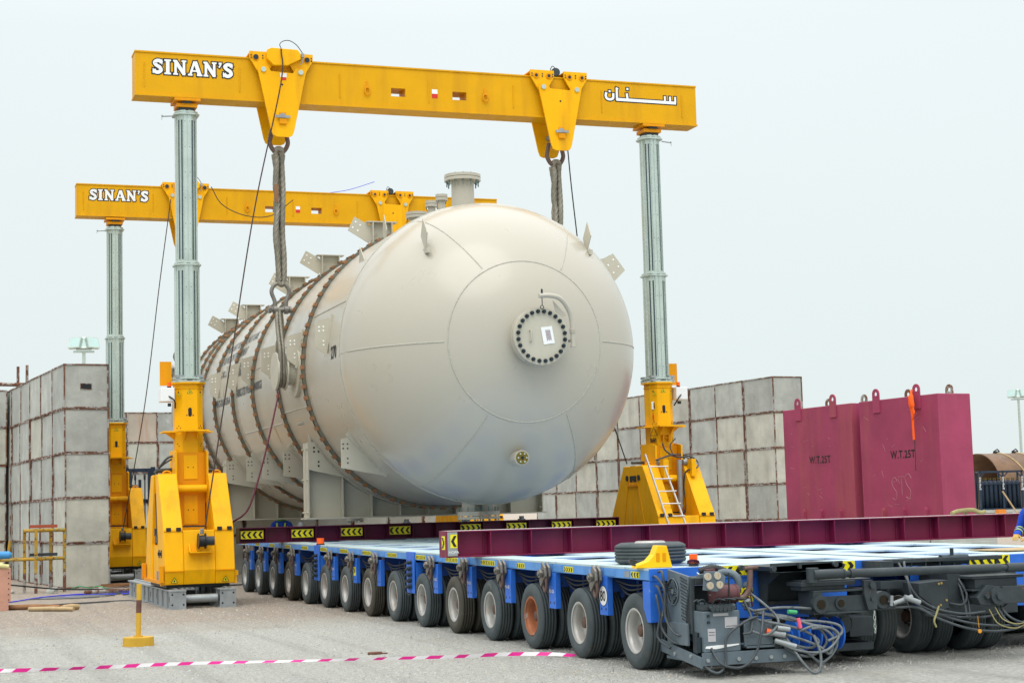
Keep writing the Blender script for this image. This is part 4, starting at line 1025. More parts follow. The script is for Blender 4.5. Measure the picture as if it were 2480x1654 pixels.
# tracks under the legs
def track(loc, label, y1=4.6):
    t = thing('track_rail', label, 'track', loc, group='grey steel tracks under the gantry legs')
    for s in (-1, 1):
        mb = MB(); x0, x1 = s*.45-.15, s*.45+.15
        mb.box(x0, x1, -1.62, y1, .315, .34); mb.box(x0, x1, -1.62, y1, 0, .02); mb.box(x0+.035, x0+.05, -1.60, y1, .02, .315); mb.box(x1-.05, x1-.035, -1.60, y1, .02, .315)
        mb.box(x0+.005, x1-.005, -1.605, -1.585, .02, .315)
        for i in range(9): mb.box(x0+.005, x0+.035, -1.2+i*.65, -1.185+i*.65, .02, .315)
        o = mb.build('rail_beam', GALVD, t)
        for i in range(7):
            mb = MB(); mb.box(x0+.032, x0+.036, -1.40+i*.85, -1.31+i*.85, .12, .22); mb.build('rail_slot', BLACK, o)
        for x in (x0+.05, x1-.05):
            for z in (.08, .26): mb = MB(); mb.cyl((x, -1.606, z), (x, -1.609, z), .018, 8, smooth=False); mb.build('bolt_hole', BLACK, o)
        mb = MB(); mb.box(s*.45-.02, s*.45+.02, -1.5, y1, .34, .362); mb.build('rail_guide', GALVD, o)
    for y in (-1.35, 1.2, 3.8): mb = MB(); mb.cyl((-.3, y, .17), (.3, y, .17), .075, 16); mb.build('cross_tube', GALVD, t)
    mb = MB(); mb.box(-.58, .58, -1.05, 1.05, .362, .42); mb.build('wheel_carriage', DARK, t)
    return t
k1 = track((XL, GY1, 0), 'grey steel track under the near left gantry leg')
clone(k1, (XL+.14, GY2, 0), label='grey steel track under the far left gantry leg')
clone(k1, (XR, GY1, 0), label='grey steel track under the right gantry leg with the ladder')
clone(k1, (XR+.14, GY2, 0), label='grey steel track hidden under the far right gantry leg')

# ladder
lb = thing('ladder', 'aluminium ladder leaning against the right yellow gantry leg', 'ladder', (14.18, 30.95, 0))
mb = MB(); top = Vector((-.12, .75, 2.75)); d = (top-Vector((0.50, -.05, .0)));
A0 = Vector((.50, -.05, 0)); A1 = Vector((-.10, .55, 2.66)); wv = Vector((.42, 0.0, 0))
for k in (0, 1):
    o0 = wv*k; sh_ = Vector((0, 0, -.26*k))
    mb = MB(); mb.tube([A0+o0, A1+o0+sh_+(A0-A1)*0.0], .022, 8); mb.build('ladder_rail', ALU, lb)
for i in range(10):
    f = .05+i*.095; mb = MB(); p = A0.lerp(A1, f); q = (A0+wv).lerp(A1+wv+Vector((0, 0, -.26)), f*1.0); q.z = p.z; 
    mb.cyl(p, q, .014, 8); mb.build('rung', ALU, lb)

# ------------------------------------------------------------------ slings
def rope(name, pts, r, label, cat, group=None, tw=11, matl=ROPE, seg=18, n=10, **k):
    mb = MB(); mb.tube(bez(pts, n), r, seg, lobes=6, twist=tw, lobe=.30)
    return tag(mb.build(name, matl), label, cat, group)
def heavy_sling(x, y, dx, ztop, zmid, ztr, side, lab):
    """doubled grommet from the trolley shackle to a lower bow shackle"""
    t = thing('wire_rope_sling', lab, 'sling', (x, y, ztop), group='thick wire rope slings')
    for k in (-1, 1):
        mb = MB(); o = .048*k; L = ztop-zmid
        pts = [(o*.9, -.03*k, -.02), (o*1.2, .03*k, -.25), (o*1.5, 0.02, -.7), (o*.9+.015, -.02*k, -L*.4), (o*1.5-.02, .03*k, -L*.62), (o*1.3+.01, 0, -L*.8), (o*1.0+.02, 0, -L+.04)]
        mb.tube(bez(pts, 14), .062, 18, lobes=6, twist=9, lobe=.28); mb.build('rope_strand', ROPE, t)
        mb = MB(); pts = [(o*2.0, .06, -.05), (o*.2, .08, -.7), (o*1.4, .07, -L*.4), (o*.1, .06, -L*.7), (o*1.2, .03, -L+.04)]
        mb.tube(bez(pts, 14), .05, 18, lobes=6, twist=-9, lobe=.28); mb.build('rope_strand', ROPE, t)
    mb = MB()
    mb.tube(bez([(-.07, .02, -.05), (-.05, 0, .03), (0, 0, .05), (.05, 0, .03), (.07, .02, -.05)], 5), .06, 12); mb.build('rope_eye', ROPE, t); mb = MB(); mb.tube(bez([(-.06, 0, -L+.06), (-.02, 0, -L-.02), (.03, 0, -L-.03), (.07, 0, -L+.05)], 5), .055, 12, lobes=5, twist=9, lobe=.25)
    mb.build('rope_eye', ROPE, t)
    return t
def bow_shackle(x, y, z, lab):
    t = thing('bow_shackle', lab, 'shackle', (x, y, z), group='bow shackles on the slings')
    mb = MB(); mb.tube(bez([(-.11, 0, 0), (-.115, 0, .14), (-.175, 0, .32), (-.12, 0, .45), (0, 0, .50), (.12, 0, .45), (.175, 0, .32), (.115, 0, .14), (.11, 0, 0)], 6), .04, 12)
    for s in (-1, 1): mb.cyl((s*.07, 0, -.03), (s*.15, 0, -.03), .085, 20)
    mb.build('shackle_bow', SHACK, t)
    mb = MB(); mb.cyl((-.19, 0, -.03), (.2, 0, -.03), .045, 16); mb.cyl((-.24, 0, -.03), (-.18, 0, -.03), .07, 6, smooth=False); mb.cyl((.17, 0, -.03), (.21, 0, -.03), .07, 16); mb.build('shackle_pin', SHACK, t)
    return t
def lower_sling(x, y, z0, z1, side, lab):
    t = thing('trunnion_sling', lab, 'sling', (x, y, z0), group='slings looped under the trunnions')
    L = z0-z1; cz = -L; r = .30
    pts = [(-.03, -.02, 0), (-.045, -.13, -.4), (-.035, -r, -L*.7), (-.03, -r, cz)]
    for i in range(1, 8): a = PI+PI*i/8; pts.append((-.03+.06*i/8, r*math.cos(a), cz+r*math.sin(a)))
    pts += [(.03, r, cz), (.035, r, -L*.7), (.04, .13, -.4), (.03, .02, 0)]
    mb = MB(); mb.tube(bez(pts, 8), .042, 18, lobes=6, twist=13, lobe=.28); mb.build('rope_strand', ROPE, t)
    mb = MB(); pts2 = [(p[0]+.07, p[1]*.97, p[2]) for p in pts]; pts2[0] = (.02, 0, 0); pts2[-1] = (.06, 0, 0)
    mb.tube(bez(pts2, 8), .036, 18, lobes=6, twist=-13, lobe=.28); mb.build('rope_strand', ROPE, t)
    return t
for gy, nm in ((GY1, 'near'), (GY2, 'far')):
    ox = 0 if gy == GY1 else .15
    heavy_sling(6.80+ox, gy, 0, 8.78, 6.16, 4.4, -1, 'thick wire rope sling hanging from the left trolley of the %s beam' % nm)
    bow_shackle(6.79+ox*.5, gy, 5.66, 'grey bow shackle on the left sling under the %s beam' % nm)
    lower_sling(6.74, gy, 5.66, 4.42, -1, 'wire rope looped round the vessel trunnion, left side under the %s beam' % nm)
    heavy_sling(12.68, gy, 0, 8.78, 6.16, 4.4, 1, 'wire rope sling dropping behind the vessel from the right trolley of the %s beam' % nm)
    bow_shackle(12.74, gy, 5.66, 'bow shackle hidden behind the vessel on the right sling of the %s beam' % nm)
    lower_sling(12.72, gy, 5.66, 4.42, 1, 'rope loop hidden behind the vessel on the right trunnion, %s beam' % nm)
tag(MB().cbox((6.72, GY1-.09, 7.92), (.07, .05, .36)).build('wood_packer', WOOD), 'brown wood strip tied to the near left sling', 'wood strip')
# thin wires
def wire(pts, r, m_, label, name='wire_rope', cat='wire', n=10):
    mb = MB(); mb.tube(bez(pts, n), r, 6); return tag(mb.build(name, m_), label, cat)
wire([(6.77, GY1-.49, 10.72), (6.74, GY1-.55, 10.0), (6.2, 31.9, 7.5), (5.6, 31.4, 4.4), (5.05, 31.02, 1.42)], .013, WIRE, 'thin dark cable running from the near left trolley down to the leg reel')
wire([(6.55, GY2-.5, 10.2), (6.2, 45.2, 7.8), (5.75, 44.8, 4.6), (5.15, 44.50, 1.42)], .013, WIRE, 'thin dark cable running down to the far left leg reel')
wire([(12.95, GY1, 9.1), (13.05, GY1+.1, 8.3), (13.25, GY1+.3, 7.0), (13.45, GY1+.5, 5.5), (13.75, GY1+.4, 4.0), (14.15, GY1+.2, 2.5)], .013, BLK, 'black wire slanting from the right trolley down behind the vessel')
wire([(7.65, GY2-.45, 10.6), (7.95, 45.4, 10.1), (8.6, 45.4, 9.82), (9.3, 45.4, 9.85), (9.9, 45.4, 10.3)], .012, BLK, 'sagging cable draped across the front of the far beam', 'sagging_cable', 'cable')
wire([(11.0, GY2-.2, 10.60), (11.6, 45.7, 10.72), (12.3, 45.6, 10.95)], .008, BLUER, 'thin blue cable rising to the motor of the far right trolley', 'blue_cable', 'cable')
wire([(6.70, 32.2, 4.02), (6.45, 31.9, 3.2), (6.2, 31.7, 2.4), (5.95, 31.6, 1.75), (5.65, 31.75, 1.5)], .017, PURP, 'purple cable hanging from the vessel trunnion to the yellow leg', 'purple_cable', 'cable')

# ------------------------------------------------------------------ modular trailers
TX, TY, SP, NA = 6.92, 15.67, 1.5, 15
def dz(y): return 1.005 + 0.0055*(y+0.4)      # local deck height
TR, TW = 0.3775, 0.215
def tyre_mesh(name, m_):
    mb = MB(); h = TW/2
    pr = [(-.085, .222), (-.098, .235), (-h, .275), (-h-.004, .31), (-.098, .345), (-.088, .366), (-.075, .3745)]
    for g in (-.055, -.02, .015, .05):
        pr += [(g-.006, .3775), (g-.005, .366), (g+.005, .366), (g+.006, .3775)]
    pr += [(.075, .3745), (.088, .366), (.098, .345), (h+.004, .31), (h, .275), (.098, .235), (.085, .222)]
    mb.lathe(pr, 56); 
    o = mb.build(name, m_); return o
def rim_mesh(m_, inner=False):
    mb = MB()
    mb.lathe([(-.092, .205), (-.101, .222), (-.094, .231), (-.088, .222), (-.080, .205), (-.05, .192), (.0, .19), (.045, .186), (.052, .165), (.048, .11), (.035, .095)], 40)
    mb.lathe([(.035, .10), (.02, .095), (.02, .0)], 24)
    mb.mat(1).lathe([(.02, .062), (-.04, .058), (-.046, .05), (-.046, .0)], 20)
    mb.mat(2)
    for i in range(10):
        a = 2*PI*i/10; mb.cyl((.035, .082*math.cos(a), .082*math.sin(a)), (.005, .082*math.cos(a), .082*math.sin(a)), .010, 6)
    for i in range(6):
        a = 2*PI*(i+.5)/6; mb.cyl((.0465, .137*math.cos(a), .137*math.sin(a)), (.0455-.002, .137*math.cos(a), .137*math.sin(a)), .02, 10)
    return mb.build('rim', [m_, RUSTP if not inner else DARK, BLACK])
HUBM = mat('brown hub cap', (0.13, 0.075, 0.055), 0.55, 0.3, vary=0.2)
tyreA = tyre_mesh('tyre', TYRE); tyreB = tyre_mesh('tyre', TYREB)
rimA = rim_mesh(RIM); rimR = rim_mesh(RIMR)
rimA.data.materials[1] = HUBM; rimR.data.materials[1] = HUBM
def add_wheel(parent, x, y, k, rim=True, flip=False):
    src = tyreB if k in (4, 7, 11) else tyreA
    t = src.copy(); col.objects.link(t); t.parent = parent; t.location = (x, y, TR); t.rotation_euler = (random.uniform(0, 6), 0, 0)
    if flip: t.rotation_euler = (random.uniform(0, 6), 0, PI)
    if rim:
        r = (rimR if k == 2 and x < .1 else rimA).copy(); col.objects.link(r); r.parent = t
    if k == 2 and rim and x < .1: r['label'] = 'rim rusted orange brown'
    return t

# shared meshes for a lashing lug with its shackle
def lug_mesh():
    mb = MB(); mb.M = Matrix.Identity(4)
    mb.prism([(-.07, .10), (.02, .16), (.06, .05), (.10, -.06), (.06, -.12), (-.03, -.04), (-.09, .0)], 'x', -.035, -.01)
    mb.prism([(-.07, .10), (.02, .16), (.06, .05), (.10, -.06), (.06, -.12), (-.03, -.04), (-.09, .0)], 'x', -.085, -.06)
    mb.cyl((-.10, -.0, .03), (.0, .0, .03), .035, 12); mb.cyl((-.125, 0, .03), (-.10, 0, .03), .05, 6, smooth=False); mb.cyl((-.14, 0, .03), (-.125, 0, .03), .024, 10)
    return mb.build('lashing_lug', SHACK, bevel=.004)
def hang_mesh():
    mb = MB(); mb.tube(bez([(-.05, .035, 0), (-.055, .05, -.07), (-.05, .04, -.15), (-.05, 0, -.19), (-.05, -.04, -.15), (-.055, -.05, -.07), (-.05, -.035, 0)], 5), .018, 10)
    return mb.build('shackle', SHACKR)
LUG = lug_mesh(); HANG = hang_mesh()
def post_mesh():
    mb = MB(); mb.prism([(-.115, .50), (.095, .50), (.10, .90), (-.12, .90)], 'x', -.015, .0); mb.box(0, .05, -.115, -.095, .5, .9)
    mb.mat(1)
    for y in (-.07, .05): mb.cyl((-.0155, y, .565), (-.018, y, .565), .014, 10, smooth=False)
    return mb.build('side_post', [BLUE, BLACK], bevel=.004)
POST = post_mesh()
def susp_mesh():
    mb = MB()
    mb.box(.1, .80, -.05, .05, .33, .42); mb.cyl((.06, 0, TR), (.84, 0, TR), .05, 12)
    mb.prism([(-.10, .40), (.10, .40), (.35, .72), (.35, .86), (.1, .86)], 'x', .28, .50)
    mb.cyl((.39, .15, .78), (.39, .15, .90), .17, 24)
    mb.cyl((.32, -.12, .45), (.34, -.35, .84), .035, 10); mb.cyl((.34, -.2, .58), (.34, -.38, .88), .05, 10)
    mb.box(.1, .7, .3, .36, .62, .88); mb.box(.1, .7, -.36, -.33, .74, .88)
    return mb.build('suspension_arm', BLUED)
SUSP = susp_mesh()
def hose_mesh(s):
    r_ = random.Random(s); mb = MB()
    for i in range(3):
        z = .86-.03*i; mb.tube(bez([(.0+.02*i, .6, z), (.02, .3, z-.04-.02*i), (.03+.03*i, .0, z-.03), (.05, -.3, z-.02*i), (.02, -.6, z)], 6), .012, 6)
    mb.tube(bez([(.15, .1, .9), (.12, .0, .7), (.2, -.1, .55), (.35, -.1, .5)], 6), .014, 6)
    mb.tube(bez([(.25, .4, .9), (.2, .42, .75), (.3, .3, .6)], 6), .014, 6)
    return mb.build('side_hose', BLK)
HOS = hose_mesh(1)
def trailer(loc, label, naxl_full, group, near):
    t = thing('modular_trailer', label, 'heavy trailer', loc, group=group)
    y0, y1 = -.40, (NA-1)*SP+.72
    mb = MB()
    # side rails, spine, cross members; openings show the blue well plates beneath
    for xa, xb in ((-.10, .32), (1.02, 1.68), (2.38, 2.80)):
        mb.prism([(y0, dz(y0)-.02), (y1, dz(y1)-.02), (y1, dz(y1)), (y0, dz(y0))], 'x', xa, xb)
    ys = [(y0, y0+.30)] + [(k*SP+.50, k*SP+1.0) for k in range(NA-1)] + [(y1-.25, y1)]
    for a, b_ in ys:
        for xa, xb in ((.32, 1.02), (1.68, 2.38)):
            mb.prism([(a, dz(a)-.02), (b_, dz(b_)-.02), (b_, dz(b_)), (a, dz(a))], 'x', xa, xb)
    mb.build('deck', DECK, t)
    for xa, xb, c in ((-.10, -.06, 1), (2.76, 2.80, 1)):
        mb = MB()
        cuts = [y0] + [k*SP+.75 for k in range(NA-1)] + [y1]
        for i in range(len(cuts)-1):
            a, b_ = cuts[i]+.006, cuts[i+1]-.006
            mb.prism([(a, dz(a)-.115), (b_, dz(b_)-.115), (b_, dz(b_)-.021), (a, dz(a)-.021)], 'x', xa, xb)
            mb.prism([(b_-.30, dz(b_)-.105), (b_-.02, dz(b_)-.105), (b_-.02, dz(b_)-.03), (b_-.30, dz(b_)-.03)], 'x', xa-.006 if xa < 0 else xb, xa if xa < 0 else xb+.006)
        mb.build('deck_edge', BLUEL, t, bevel=.004)
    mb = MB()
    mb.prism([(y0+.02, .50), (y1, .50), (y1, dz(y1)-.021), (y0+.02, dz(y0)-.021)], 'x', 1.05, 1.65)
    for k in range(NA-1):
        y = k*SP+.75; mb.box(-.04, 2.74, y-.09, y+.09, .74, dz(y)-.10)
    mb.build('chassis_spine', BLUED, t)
    for a, b_ in [(y0+.30, .50)] + [(k*SP+1.0, (k+1)*SP+.50) for k in range(NA-2)] + [((NA-2)*SP+1.0, y1-.25)]:
        for xa, xb in ((.32, 1.02), (1.68, 2.38)): mb = MB(); mb.prism([(a, dz(a)-.07), (b_, dz(b_)-.07), (b_, dz(b_)-.06), (a, dz(a)-.06)], 'x', xa, xb); mb.build('well_plate', BLUE, t)
    # front bulkhead
    mb = MB(); mb.box(-.10, 2.80, y0-.02, y0, .88, dz(y0)-.002); mb.box(.45, 1.05, y0-.012, y0+.01, .48, .88); mb.box(1.05, 1.65, y0-.015, y0+.01, .46, .88); mb.box(1.65, 2.1, y0-.012, y0+.01, .52, .88)
    mb.box(-.10, -.06, y0, y0+.16, .48, .88); mb.box(-.10, .06, y0-.012, y0+.005, .48, .88)
    mb.build('front_bulkhead', BLUE, t, bevel=.004)
    # axles and wheels
    cols = (0, .24, .64, .88) ; cols2 = (1.74, 1.98, 2.38, 2.62)
    for k in range(naxl_full):
        y = k*SP
        for i, x in enumerate(cols):
            if near or k < 4: add_wheel(t, x, y, k, rim=(i == 0 or i == 3), flip=(i == 3))
        if k < 3:
            for i, x in enumerate(cols2): add_wheel(t, x, y, k, rim=(i == 0), flip=False)
        part(SUSP, t, (0, y, 0)); 
        if k < 3: part(SUSP, t, (1.74, y, 0))
        if near: part(HOS, t, (-.02, y, 0))
    if near:
        for k in range(NA-1):
            y = k*SP+.75
            wide = k in (5, 9)
            if wide: y -= .30
            if not wide:
                p = part(POST, t, (-.10, y, 0))
                l_ = part(LUG, p, (-.02, .06, .86)); part(HANG, l_, (0, 0, .02))
                mb = MB(); mb.box(-.019, -.0165, -.10, .10, .71, .75) if False else None
                add_text(mb, 'PSI-125' if k != 2 else 'PSI-12E', .05, (-.0175, .085, .675), (0, -1, 0), (0, 0, 1), .001)
                if k not in (0, 6): mb.build('post_lettering', WHITE, p)
                if k == 0:
                    m2 = MB(); m2.M = frameM((-.016, -.01, .70), (0, -1, 0), (0, 0, 1))
                    m2.mat(1).cyl((0, 0, 0), (0, 0, .002), .108, 32); m2.mat(0).cyl((0, 0, 0), (0, 0, .003), .1, 32); m2.mat(1); add_text(m2, '80', .15, (-.083, -.052, .0045), (1, 0, 0), (0, 1, 0), .003)
                    m2.build('speed_plate', [WHITE, BLACK], p)
                if k == 7:
                    m2 = MB(); m2.M = frameM((-.016, 0, .70), (0, -1, 0), (0, 0, 1)); m2.mat(0).box(-.06, .06, -.08, .06, 0, .002); m2.mat(1).add([(-.02, -.05, .004), (.045, 0, .004), (-.02, .05, .004)], [(0, 1, 2)], False)
                    m2.build('arrow_label', [SIGNY, BLACK], p)
            else:
                mb = MB(); mb.box(-.125, -.10, y-.20, y+.20, .46, dz(y)-.002); mb.box(-.12, .1, y-.2, y-.17, .46, .9); mb.box(-.12, .1, y+.17, y+.2, .46, .9); p = mb.build('coupling_panel', BLUE, t, bevel=.004)
                mb = MB(); rr = random.Random(k)
                for i in range(5):
                    z = .90-.085*i; mb.cyl((-.125, y-.05, z), (-.17, y-.05, z), .028, 12); mb.cyl((-.17, y-.05, z), (-.18, y-.05, z), .034, 12)
                    mb.tube(bez([(-.18, y-.05, z), (-.20, y+.02, z-.02), (-.17, y+.09, z-.07), (-.15, y+.02, z-.12), (-.14, y-.08, z-.10)], 5), .011, 6)
                mb.build('hose_coupling', BOLT, p)
                if k == 9:
                    mb = MB(); mb.cyl((-.05, y, dz(y)), (-.05, y, dz(y)+.02), .075, 16); mb.mat(1).cyl((-.05, y, dz(y)+.02), (-.05, y, dz(y)+.12), .065, 20); mb.build('beacon', [BLACK, ORANGE], p)
        for k in range(NA):
            y = k*SP
            o = Vector((-.1005, y+.28, dz(y)-.099)); n = 8 if k > 0 else 3
            if k == 1: chevron_sign('chevron_strip', t, o+Vector((0, .1, 0)), (0, -1, -.0055), (0, 0, 1), .26, .062, 4, 1)
            elif k == 2: chevron_sign('chevron_strip', t, o+Vector((0, .15, 0)), (0, -1, -.0055), (0, 0, 1), .26, .062, 4, 1)
            elif k == 0: chevron_sign('chevron_strip', t, (-.1005, .03, dz(0)-.100), (0, -1, -.0055), (0, 0, 1), .20, .062, 3, -1)
            else: chevron_sign('chevron_strip', t, o, (0, -1, -.0055), (0, 0, 1), .52, .062, 8, 1, split=True)
        mb = MB(); mb.box(-.103, -.101, .08, .20, dz(0)-.10, dz(0)-.04); mb.build('data_plate', GALVD, t)
    # wide chevron boards on the front bulkhead
    chevron_sign('chevron_board', t, (.52, y0-.0205, .905), (1, 0, 0), (0, 0, 1), .50, .098, 5, -1)
    chevron_sign('chevron_board', t, (1.78, y0-.0205, .905), (1, 0, 0), (0, 0, 1), .42, .098, 4, 1)
    return t
TA = trailer((TX, TY, 0), 'long blue modular trailer nearest the camera, with 15 axle lines and the round 80 plate', 15, 'side by side blue modular trailers', True)
TB = trailer((TX+3.06, TY, 0), 'right-hand blue modular trailer behind the long tie rod', 5, 'side by side blue modular trailers', False)
chevron_sign('chevron_board', TA, (.86, -.42, .64), (1, 0, 0), (0, 0, 1), .16, .14, 1, -1)
chevron_sign('chevron_board', TA, (1.28, -.42, .70), (1, 0, 0), (0, 0, 1), .10, .13, 1, 1)
chevron_sign('chevron_board', TA, (1.80, -.42, .52), (1, 0, 0), (0, 0, 1), .18, .12, 1, 1)
mb = MB(); mb.box(1.75, 2.05, -.417, -.412, .70, .83); mb.mat(1).box(1.86, 1.99, -.42, -.417, .72, .80); mb.build('number_plate', [WHITE, GALVD], TA)
for o in (tyreA, tyreB, rimA, rimR, LUG, HANG, POST, SUSP, HOS): bpy.data.objects.remove(o)
# spare tyre, chock, things lying on the deck
def deckz(Y): return dz(Y-TY)
sp_ = thing('spare_tyre', 'spare tyre lying flat on the trailer deck behind the yellow chock', 'tyre', (7.36, 16.42, deckz(16.42)+.112))
a = tyre_mesh('tread_ring', TYRE); a.parent = sp_; a.rotation_euler = (0, PI/2, 0)
mb = MB(); mb.cyl((0, 0, .0), (0, 0, .10), .215, 32); mb.cyl((0, 0, .10), (0, 0, .125), .17, 32, r2=.15)
for i in range(8): mb.cyl((.12*math.cos(i*PI/4), .12*math.sin(i*PI/4), .12), (.12*math.cos(i*PI/4), .12*math.sin(i*PI/4), .128), .02, 8)
mb.build('rim', RIM, sp_)
ck = thing('wheel_chock', 'bright yellow plastic wheel chock standing on the deck corner', 'wheel chock', (6.96, 15.45, deckz(15.45)), R(-6))
mb = MB(); mb.prism([(-.22, 0), (.17, 0), (.16, .03), (.115, .215), (.02, .22), (-.02, .13), (-.08, .07), (-.20, .03)], 'y', -.08, .08)
mb.build('chock_body', YELB, ck, bevel=.008)
mb = MB(); mb.box(.0, .035, -.084, -.079, .06, .145); mb.box(.065, .10, -.084, -.079, .06, .145); mb.build('chock_slot', YELD, ck)
mb = MB(); mb.tube(bez([(-.2, -.03, .03), (-.26, -.02, .05), (-.24, .03, .08), (-.17, .04, .07)], 5), .01, 6); mb.build('carry_handle', BLK, ck)
bn = thing('warning_beacon', 'orange beacon wrapped in red wire on the front deck edge', 'beacon', (7.38, 15.42, deckz(15.42)))
mb = MB(); mb.cyl((0, 0, 0), (0, 0, .03), .05, 16); mb.mat(1).cyl((0, 0, .03), (0, 0, .12), .042, 20); mb.build('beacon_body', [BLK, ORANGE], bn)
mb = MB(); rr = random.Random(2)
for i in range(6):
    pts = [(.055*math.cos(q)*(1+rr.uniform(-.1, .2)), .055*math.sin(q)*(1+rr.uniform(-.1, .2)), .03+.035*rr.random()+.01*math.sin(q*2)) for q in [j*PI/4 for j in range(8)]]
    mb.tube(pts, .005, 5, closed=True)
mb.build('wire_wrap', PURP, bn)
mb = MB(); mb.box(0, .9, 0, .6, 0, .012); o = mb.build('timber_board', WOODL); tag(o, 'thin wooden board lying on the right-hand deck', 'board'); o.location = (11.3, 15.7, deckz(15.7)+.012); o.rotation_euler = (0, 0, R(8))

# ------------------------------------------------------------------ maroon beams
def ibeam(loc, label, L, wd, h, nb, m_, signs, endplates):
    t = thing('steel_beam', label, 'steel beam', loc, group='maroon crosswise beams on the trailers')
    mb = MB(); mb.box(0, L, 0, wd, 0, .018); mb.box(0, L, 0, wd, h-.018, h-.003); mb.box(.0, L, wd/2-.008, wd/2+.008, .018, h-.018)
    s = (L-.05)/nb
    for i in range(nb+1):
        x = .02+s*i
        if i == 0 or i == nb: x = .0 if i == 0 else L-.012
        mb.box(x, x+.012, .004, wd/2-.008, .018, h-.018); mb.box(x, x+.012, wd/2+.008, wd-.004, .018, h-.018)
    mb.build('beam_body', m_, t, bevel=.003)
    mb = MB(); mb.box(0, L, 0, wd, h-.003, h); mb.build('flange_top', FLANGE if m_ == MAROON else MAROOND, t)
    mb = MB()
    for i in range(nb): 
        x = .02+s*(i+1)-.05; mb.cyl((x, wd/2-.02, .02), (x, wd/2-.02, h-.02), .008, 6)
    mb.build('weld_run', m_, t)
    for i, sg in signs:
        chevron_sign('chevron_sign', t, (.035+s*i, .055, h*.5-.075+.01), (1, 0, 0), (0, 0, 1), min(.44, s*.92), .155, 4, sg)
    return t
nb_ = ibeam((6.36, 20.4, deckz(20.4)+.002), 'long maroon steel beam lying across the trailers nearest the camera', 8.9, .31, .335, 16, MAROON, [], True)
mb = MB(); mb.box(-.012, .0, .0, .31, .0, .335); mb.mat(1).box(-.0, .13, -.012, -.001, .02, .32)
mb.build('end_plate', [MAROON, GALVD], nb_)
chevron_sign('chevron_sign', nb_, (-.012, .19, .10), (0, -1, 0), (0, 0, 1), .13, .17, 1, 1)
chevron_sign('chevron_sign', nb_, (.035, -.0125, .12), (1, 0, 0), (0, 0, 1), .09, .17, 1, -1)
mb = MB(); add_text(mb, 'HOPA', .05, (.01, -.0125, .05), (1, 0, 0), (0, 0, 1), .0); mb.build('stencil', WHITE, nb_)
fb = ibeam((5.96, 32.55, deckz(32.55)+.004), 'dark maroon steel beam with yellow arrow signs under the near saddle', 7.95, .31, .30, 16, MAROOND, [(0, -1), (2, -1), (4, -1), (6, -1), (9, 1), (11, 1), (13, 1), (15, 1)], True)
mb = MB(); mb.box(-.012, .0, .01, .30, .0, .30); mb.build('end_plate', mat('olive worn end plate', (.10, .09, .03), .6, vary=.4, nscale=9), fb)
# props and timber between beam and saddle
for x, nm in ((6.3, 'leftmost'), (9.35, 'second'), (10.6, 'third'), (11.8, 'rightmost')):
    mb = MB(); mb.cyl((0, 0, 0), (0, 0, .075), .05, 12); mb.cyl((0, 0, 0), (0, 0, .02), .08, 12); o = mb.build('jacking_stud', GALVD); o.location = (x+(.9 if x < 7 else 0), 32.7, deckz(32.7)+.305)
    tag(o, nm+' short dark steel stud on the beam under the near saddle', 'steel stud', 'studs between beam and saddle')

